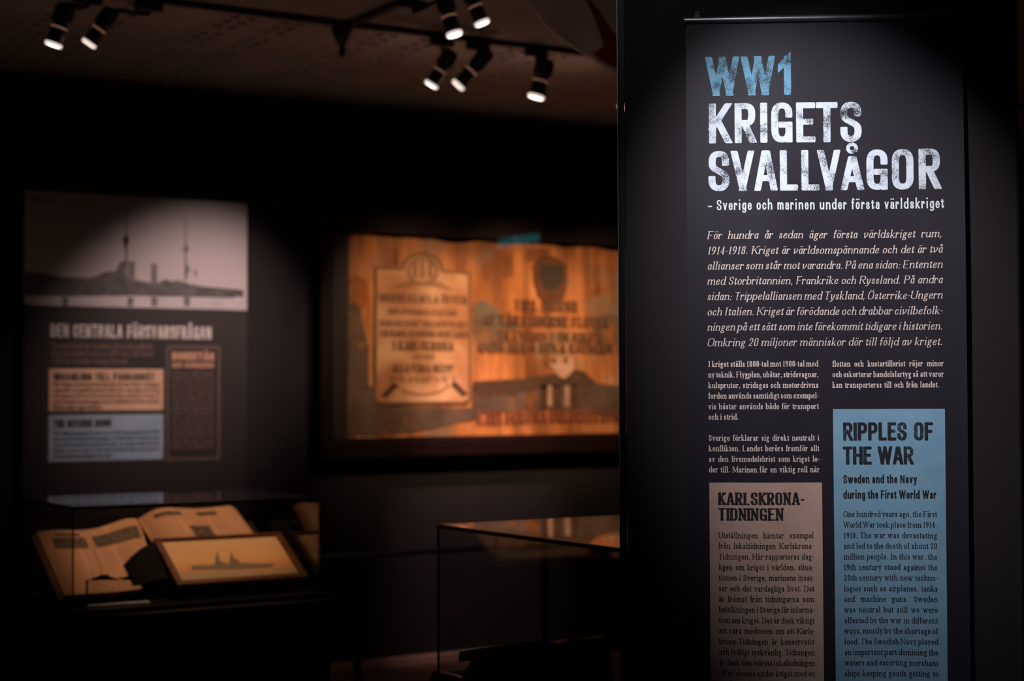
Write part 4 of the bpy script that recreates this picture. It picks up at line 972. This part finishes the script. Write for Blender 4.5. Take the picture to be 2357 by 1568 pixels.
# ================================================================== PARTITION AND BANNER
part = thing('partition_wall', 'tall charcoal partition panel carrying the hanging banner', 'partition', PU)
RP = Matrix((PD, PN, Z_)).transposed()       # columns: along, outwards, up
def pbx(u0_, u1_, z0, z1, off, th, name, m, par, bev=.0):
    b = MB(); b.box(pp((u0_ + u1_) / 2, (z0 + z1) / 2, off - th / 2), (u1_ - u0_, th, z1 - z0), RP, bev=bev); return b.build(name, m, par)
UE = .877
pbx(.0165, UE - .006, 0, 2.9, 0, .036, 'panel', M['partition'], part)
pbx(.0008, .016, 0, 2.9, -.004, .036, 'edge_profile', M['black'], part, .0008)
pbx(-.0006, .0008, 0, 2.9, -.0025, .012, 'edge_glint', M['edge'], part)  # light caught on the bevelled edge, put into a pale strip
pbx(UE - .0055, UE, 0, 2.9, -.002, .036, 'edge_profile', M['black'], part, .001)

def onp(px, py, off):
    return hit(px, py, PU + PN * off, PN)
BO = .019                                   # cloth stands this far off the panel
def bu(px, py): q = onp(px, py, BO); return (q - PU).dot(PD), q.z
ub0 = (bu(1576.5, 57)[0] + bu(1590.5, 1568)[0]) / 2; ub1 = (bu(2215, 52)[0] + bu(2232.5, 1568)[0]) / 2
zbt = bu(1900, 50)[1]
def wave(u, z):
    s = (u - ub0) / (ub1 - ub0); d = max(0, zbt - z)
    a = min(1, d / .5)
    w_ = .0055 * sin(2 * pi * (s * 1.12 - .04) + .3 * sin(d * 3)) * a + .0011 * sin(s * 21 + d * 2.2) * a
    w_ += .005 * max(0, (s - .90) / .1) ** 2 * a
    return w_
def cloth(u, z, off=0): return pp(u, z, BO + wave(u, z) + off)
banner = thing('hanging_banner', 'tall dark navy printed banner hung on the partition, lettered in white and blue', 'banner', pp((ub0 + ub1) / 2, zbt, BO))
b = MB(); b.slab(lambda u, v: cloth(ub0 + (ub1 - ub0) * u, .33 + (zbt - .33) * v), 120, 90, -PN * .0008); b.build('cloth', M['cloth'], banner, True)
ra, rb = bu(1573, 48)[0], bu(2216, 40)[0]; zr = (bu(1573, 47)[1] + bu(2216, 37.5)[1]) / 2
RR_ = .0078
b = MB(); b.revolve(pp(ra + .002, zr, BO), PD, [(0, RR_ * .98), (.0006, RR_), (rb - ra - .0046, RR_), (rb - ra - .004, RR_ * .98)], 28); rail = b.build('top_rail', M['alu'], banner, True)
for u_, s in ((ra, 1), (rb, -1)):
    b = MB(); b.revolve(pp(u_, zr, BO), PD * s, [(0, RR_ * .8), (.0006, RR_ * 1.06), (.0022, RR_ * 1.06), (.0024, RR_)], 24); b.build('end_cap', M['clip'], rail, True)
b = MB(); b.revolve(pp(ra, .325, BO), PD, [(0, RR_), (rb - ra, RR_)], 20); b.build('bottom_rail', M['alu'], banner, True)
for px, py, gap in ((1604.5, 31, 0), (2179.5, 21.5, 1)):
    q = bu(px, py); 
    def at(x, z): return pp(q[0] + x, q[1] + z, BO)
    b = MB(); n = 20; ro, ri = .0046, .0024; a0, a1 = (radians(75), radians(345)) if gap else (0, 2 * pi)
    if gap: a0, a1 = radians(85), radians(385)
    vs = []; fs = []
    for k in range(n + 1):
        a = a0 + (a1 - a0) * k / n
        for r in (ro, ri):
            for d in (-.0015, .0015): vs.append(pp(q[0] + r * cos(a), q[1] + r * sin(a), BO + d))
    for k in range(n):
        i = k * 4
        for x, y in ((0, 1), (1, 3), (3, 2), (2, 0)): fs.append((i + x, i + y, i + 4 + y, i + 4 + x))
    b.add(vs, fs); e = b.build('hanger_eyelet', M['clip'], rail)
    zf = zr + RR_ - .0005 - q[1]
    b = flat([pp(q[0] + x, q[1] + z, BO + .0014) for x, z in ((-.0066, zf), (.0066, zf), (.0036, -.0036), (-.0036, -.0036))], PN * -.0028); b.build('hanger_foot', M['clip'], rail)
# printed boxes
def pbox2(x0, x1, z0, z1, name, m):
    b = MB(); b.grid(lambda u, v: cloth(x0 + (x1 - x0) * u, z0 + (z1 - z0) * v, .00018), 60, 60); return b.build(name, m, banner, True)
tz = bu(1760, 1111)[1]; bz = bu(2046, 941.5)[1]
tx0, tx1 = bu(1632.5, 1112)[0], bu(1892, 1112)[0]; bx0, bx1 = bu(1917.5, 942)[0], bu(2174.5, 942)[0]
TB = pbox2(tx0, tx1, .60, tz, 'tan_text_box', M['tanbox']); BB = pbox2(bx0, bx1, .60, bz, 'blue_text_box', M['bluebox'])
def putb(u, v, z): return cloth(u, v, .00040 + z)
PXM = (ub1 - ub0) / 640.0
def hl(text, x0, x1, y, cap, wpx, m, parent, name, ringlow=False, hk=.86, **kw):
    st = style(cap * PXM, wpx * PXM, wpx * hk * PXM, seg=7, chamf=1.8 * PXM * min(1, wpx / 14), ringlow=ringlow, **kw)
    b = MB(); a, _ = bu(x0, y); c, _ = bu(x1, y); headline(b, text, a, c, bu((x0 + x1) / 2, y)[1], st, putb); b.build(name, m, parent)
def titl(text, ed, y, cap, m, ringlow=False):
    st = style(cap * PXM, 16.4 * PXM, 14.0 * PXM, seg=8, chamf=1.8 * PXM, ringlow=ringlow); b = MB()
    ed = [(bu(1507 + a / 2.9987, y)[0], bu(1507 + c / 2.9987, y)[0]) for a, c in ed]
    boxed(b, text, ed, bu(1507 + sum(ed[0]) * 0 + 260, y)[1], st, putb); b.build('title_lettering', m, banner)
titl('WW1', [(352, 584), (597, 831), (851, 941)], 219.5, 92.5, M['ink_blue'])
titl('KRIGETS', [(375, 527), (552, 697), (727, 779), (805, 951), (977, 1110), (1115, 1265), (1283, 1430)], 329, 94, M['ink_white'])
titl('SVALLVÅGOR', [(371, 516), (528, 686), (688, 845), (864, 989), (1013, 1137), (1126, 1283), (1287, 1445), (1464, 1611), (1640, 1789), (1824, 1972)], 439.5, 94.5, M['ink_white'], True)
def block(rows, st, m, parent, name, fit='space', xs=None, minsp=.175):
    b = MB(); R_ = []
    for s, x0, x1, y in rows:
        a, v0 = bu(x0, y); c, v1 = bu(x1, y); R_.append((s, a, c, (v0 + v1) / 2))
    em = st['cap'] / .68; sb = (.065 if st['serif'] else .045) * em
    if xs is None:
        c_ = []
        for s, a, c, v in R_:
            t_, n_ = natural(s.rstrip('~'), st)
            if n_ and s[-1] != '~': c_.append((c - a) / (t_ - 2 * sb + n_ * minsp * em))
        c_.sort(); xs = c_[min(len(c_) // 4, len(c_) - 1)]
    for s, a, c, v in R_:
        f_ = fit
        if s.endswith('~'): s = s[:-1]; f_ = None
        x_ = xs; t_, n_ = natural(s, st)
        if f_ == 'space' and n_: x_ = min(xs, (c - a) / (t_ - 2 * sb + n_ * minsp * em))
        typeset(b, s, a, c, v, st, putb, xs=x_, fit=f_)
    b.build(name, m, parent)
block([('– Sverige och marinen under första världskriget', 1630, 2172, 482)], style(24.2 * PXM, 3.2 * PXM, 2.8 * PXM, seg=6, x=.70, asc=1.06, desc=.26), M['ink_sub'], banner, 'subtitle_lettering', 'track', xs=.70)
it = style(18.4 * PXM, 2.1 * PXM, 1.05 * PXM, serif=True, ital=True, seg=5, x=.66, asc=1.04, desc=.30, sl=1.5 * PXM, thin=.5)
rows = ['För hundra år sedan äger första världskriget rum,', '1914-1918. Kriget är världsomspännande och det är två', 'allianser som står mot varandra. På ena sidan: Ententen', 'med Storbritannien, Frankrike och Ryssland. På andra', 'sidan: Trippelalliansen med Tyskland, Österrike-Ungern', 'och Italien. Kriget är förödande och drabbar civilbefolk-', 'ningen på ett sätt som inte förekommit tidigare i historien.', 'Omkring 20 miljoner människor dör till följd av kriget.']
ys = (548.5, 584, 619, 654, 689.5, 725, 760.3, 796)
block([(s, 1628, 2166 + (k > 0) * 1.5, y) for k, (s, y) in enumerate(zip(rows, ys))], it, M['ink_cream'], banner, 'intro_lettering', minsp=.17)
bd = style(13.4 * PXM, 2.0 * PXM, 1.0 * PXM, serif=True, seg=4, x=.70, asc=1.06, desc=.30, sl=1.0 * PXM, thin=.5)
rows = [('I kriget ställs 1800-tal mot 1900-tal med', 844.5), ('ny teknik. Flygplan, ubåtar, stridsvagnar,', 869), ('kulsprutor, stridsgas och motordrivna', 893.3), ('fordon används samtidigt som exempel-', 917.7), ('vis hästar används både för transport', 942), ('och i strid.~', 966),
        ('Sverige förklarar sig direkt neutralt i', 1014.6), ('konflikten. Landet berörs framför allt', 1039), ('av den livsmedelsbrist som kriget le-', 1063.2), ('der till. Marinen får en viktig roll när', 1087.5)]
block([(s, 1630.5 + (y - 844) * .006, 1883 + (y - 844) * .012, y) for s, y in rows], bd, M['ink_cream'], banner, 'body_lettering', minsp=.175)
block([('flottan och kustartilleriet röjer minor', 1917, 2171, 843.8), ('och eskorterar handelsfartyg så att varor', 1917, 2171.5, 868), ('kan transporteras till och från landet.', 1917, 2161, 892.5)], bd, M['ink_cream'], banner, 'body_lettering', minsp=.175)
hl('RIPPLES OF', 1941, 2148, 1014.3, 42, 8.0, M['ink_dark'], BB, 'heading_lettering'); hl('THE WAR', 1940.5, 2103.5, 1069.8, 42, 8.0, M['ink_dark'], BB, 'heading_lettering')
kt = dict(serif=True, sl=.9 * PXM, thin=.7, hk=.5)
hl('KARLSKRONA-', 1653, 1852, 1162.5, 29, 6.5, M['ink_darktan'], TB, 'heading_lettering', **kt); hl('TIDNINGEN', 1653, 1803, 1198.4, 29, 6.5, M['ink_darktan'], TB, 'heading_lettering', **kt)
cb = style(19.2 * PXM, 3.3 * PXM, 2.6 * PXM, seg=5, x=.74, asc=1.06, desc=.26)
block([('Sweden and the Navy', 1941.5, 2111, 1113)], cb, M['ink_black'], BB, 'subheading_lettering', xs=None, minsp=.24); block([('during the First World War', 1941.5, 2155, 1148.5)], cb, M['ink_black'], BB, 'subheading_lettering', minsp=.22)
tan = ['Utställningen hämtar exempel', 'från lokaltidningen Karlskrona-', 'Tidningen. Här rapporteras dag-', 'ligen om kriget i världen, situa-', 'tionen i Sverige, marinens insat-', 'ser och det vardagliga livet. Det', 'är främst från tidningarna som', 'befolkningen i Sverige får informa-', 'tion om kriget. Det är dock viktigt', 'att vara medveten om att Karls-', 'krona-Tidningen är konservativ', 'och tydligt tyskvänlig. Tidningen', 'är dock den största lokaltidningen', 'i Karlskrona under kriget med en', 'upplaga på drygt 7000 exemplar.']
block([(s, 1654 + k * .16, 1872 + k * .24, 1239 + 24.42 * k) for k, s in enumerate(tan)], bd, M['ink_black'], TB, 'body_lettering', minsp=.175)
blu = ['One hundred years ago, the First', 'World War took place from 1914-', '1918. The war was devastating', 'and led to the death of about 20', 'million people. In this war, the', '19th century stood against the', '20th century with new techno-', 'logies such as airplanes, tanks', 'and machine guns. Sweden', 'was neutral but still we were', 'affected by the war in different', 'ways, mostly by the shortage of', 'food. The Swedish Navy played', 'an important part demining the', 'waters and escorting merchant', 'ships keeping goods getting to']
block([(s, 1942 + k * .2, 2156 + k * .26, 1190.6 + 24.48 * k) for k, s in enumerate(blu)], bd, M['ink_black'], BB, 'body_lettering', minsp=.175)
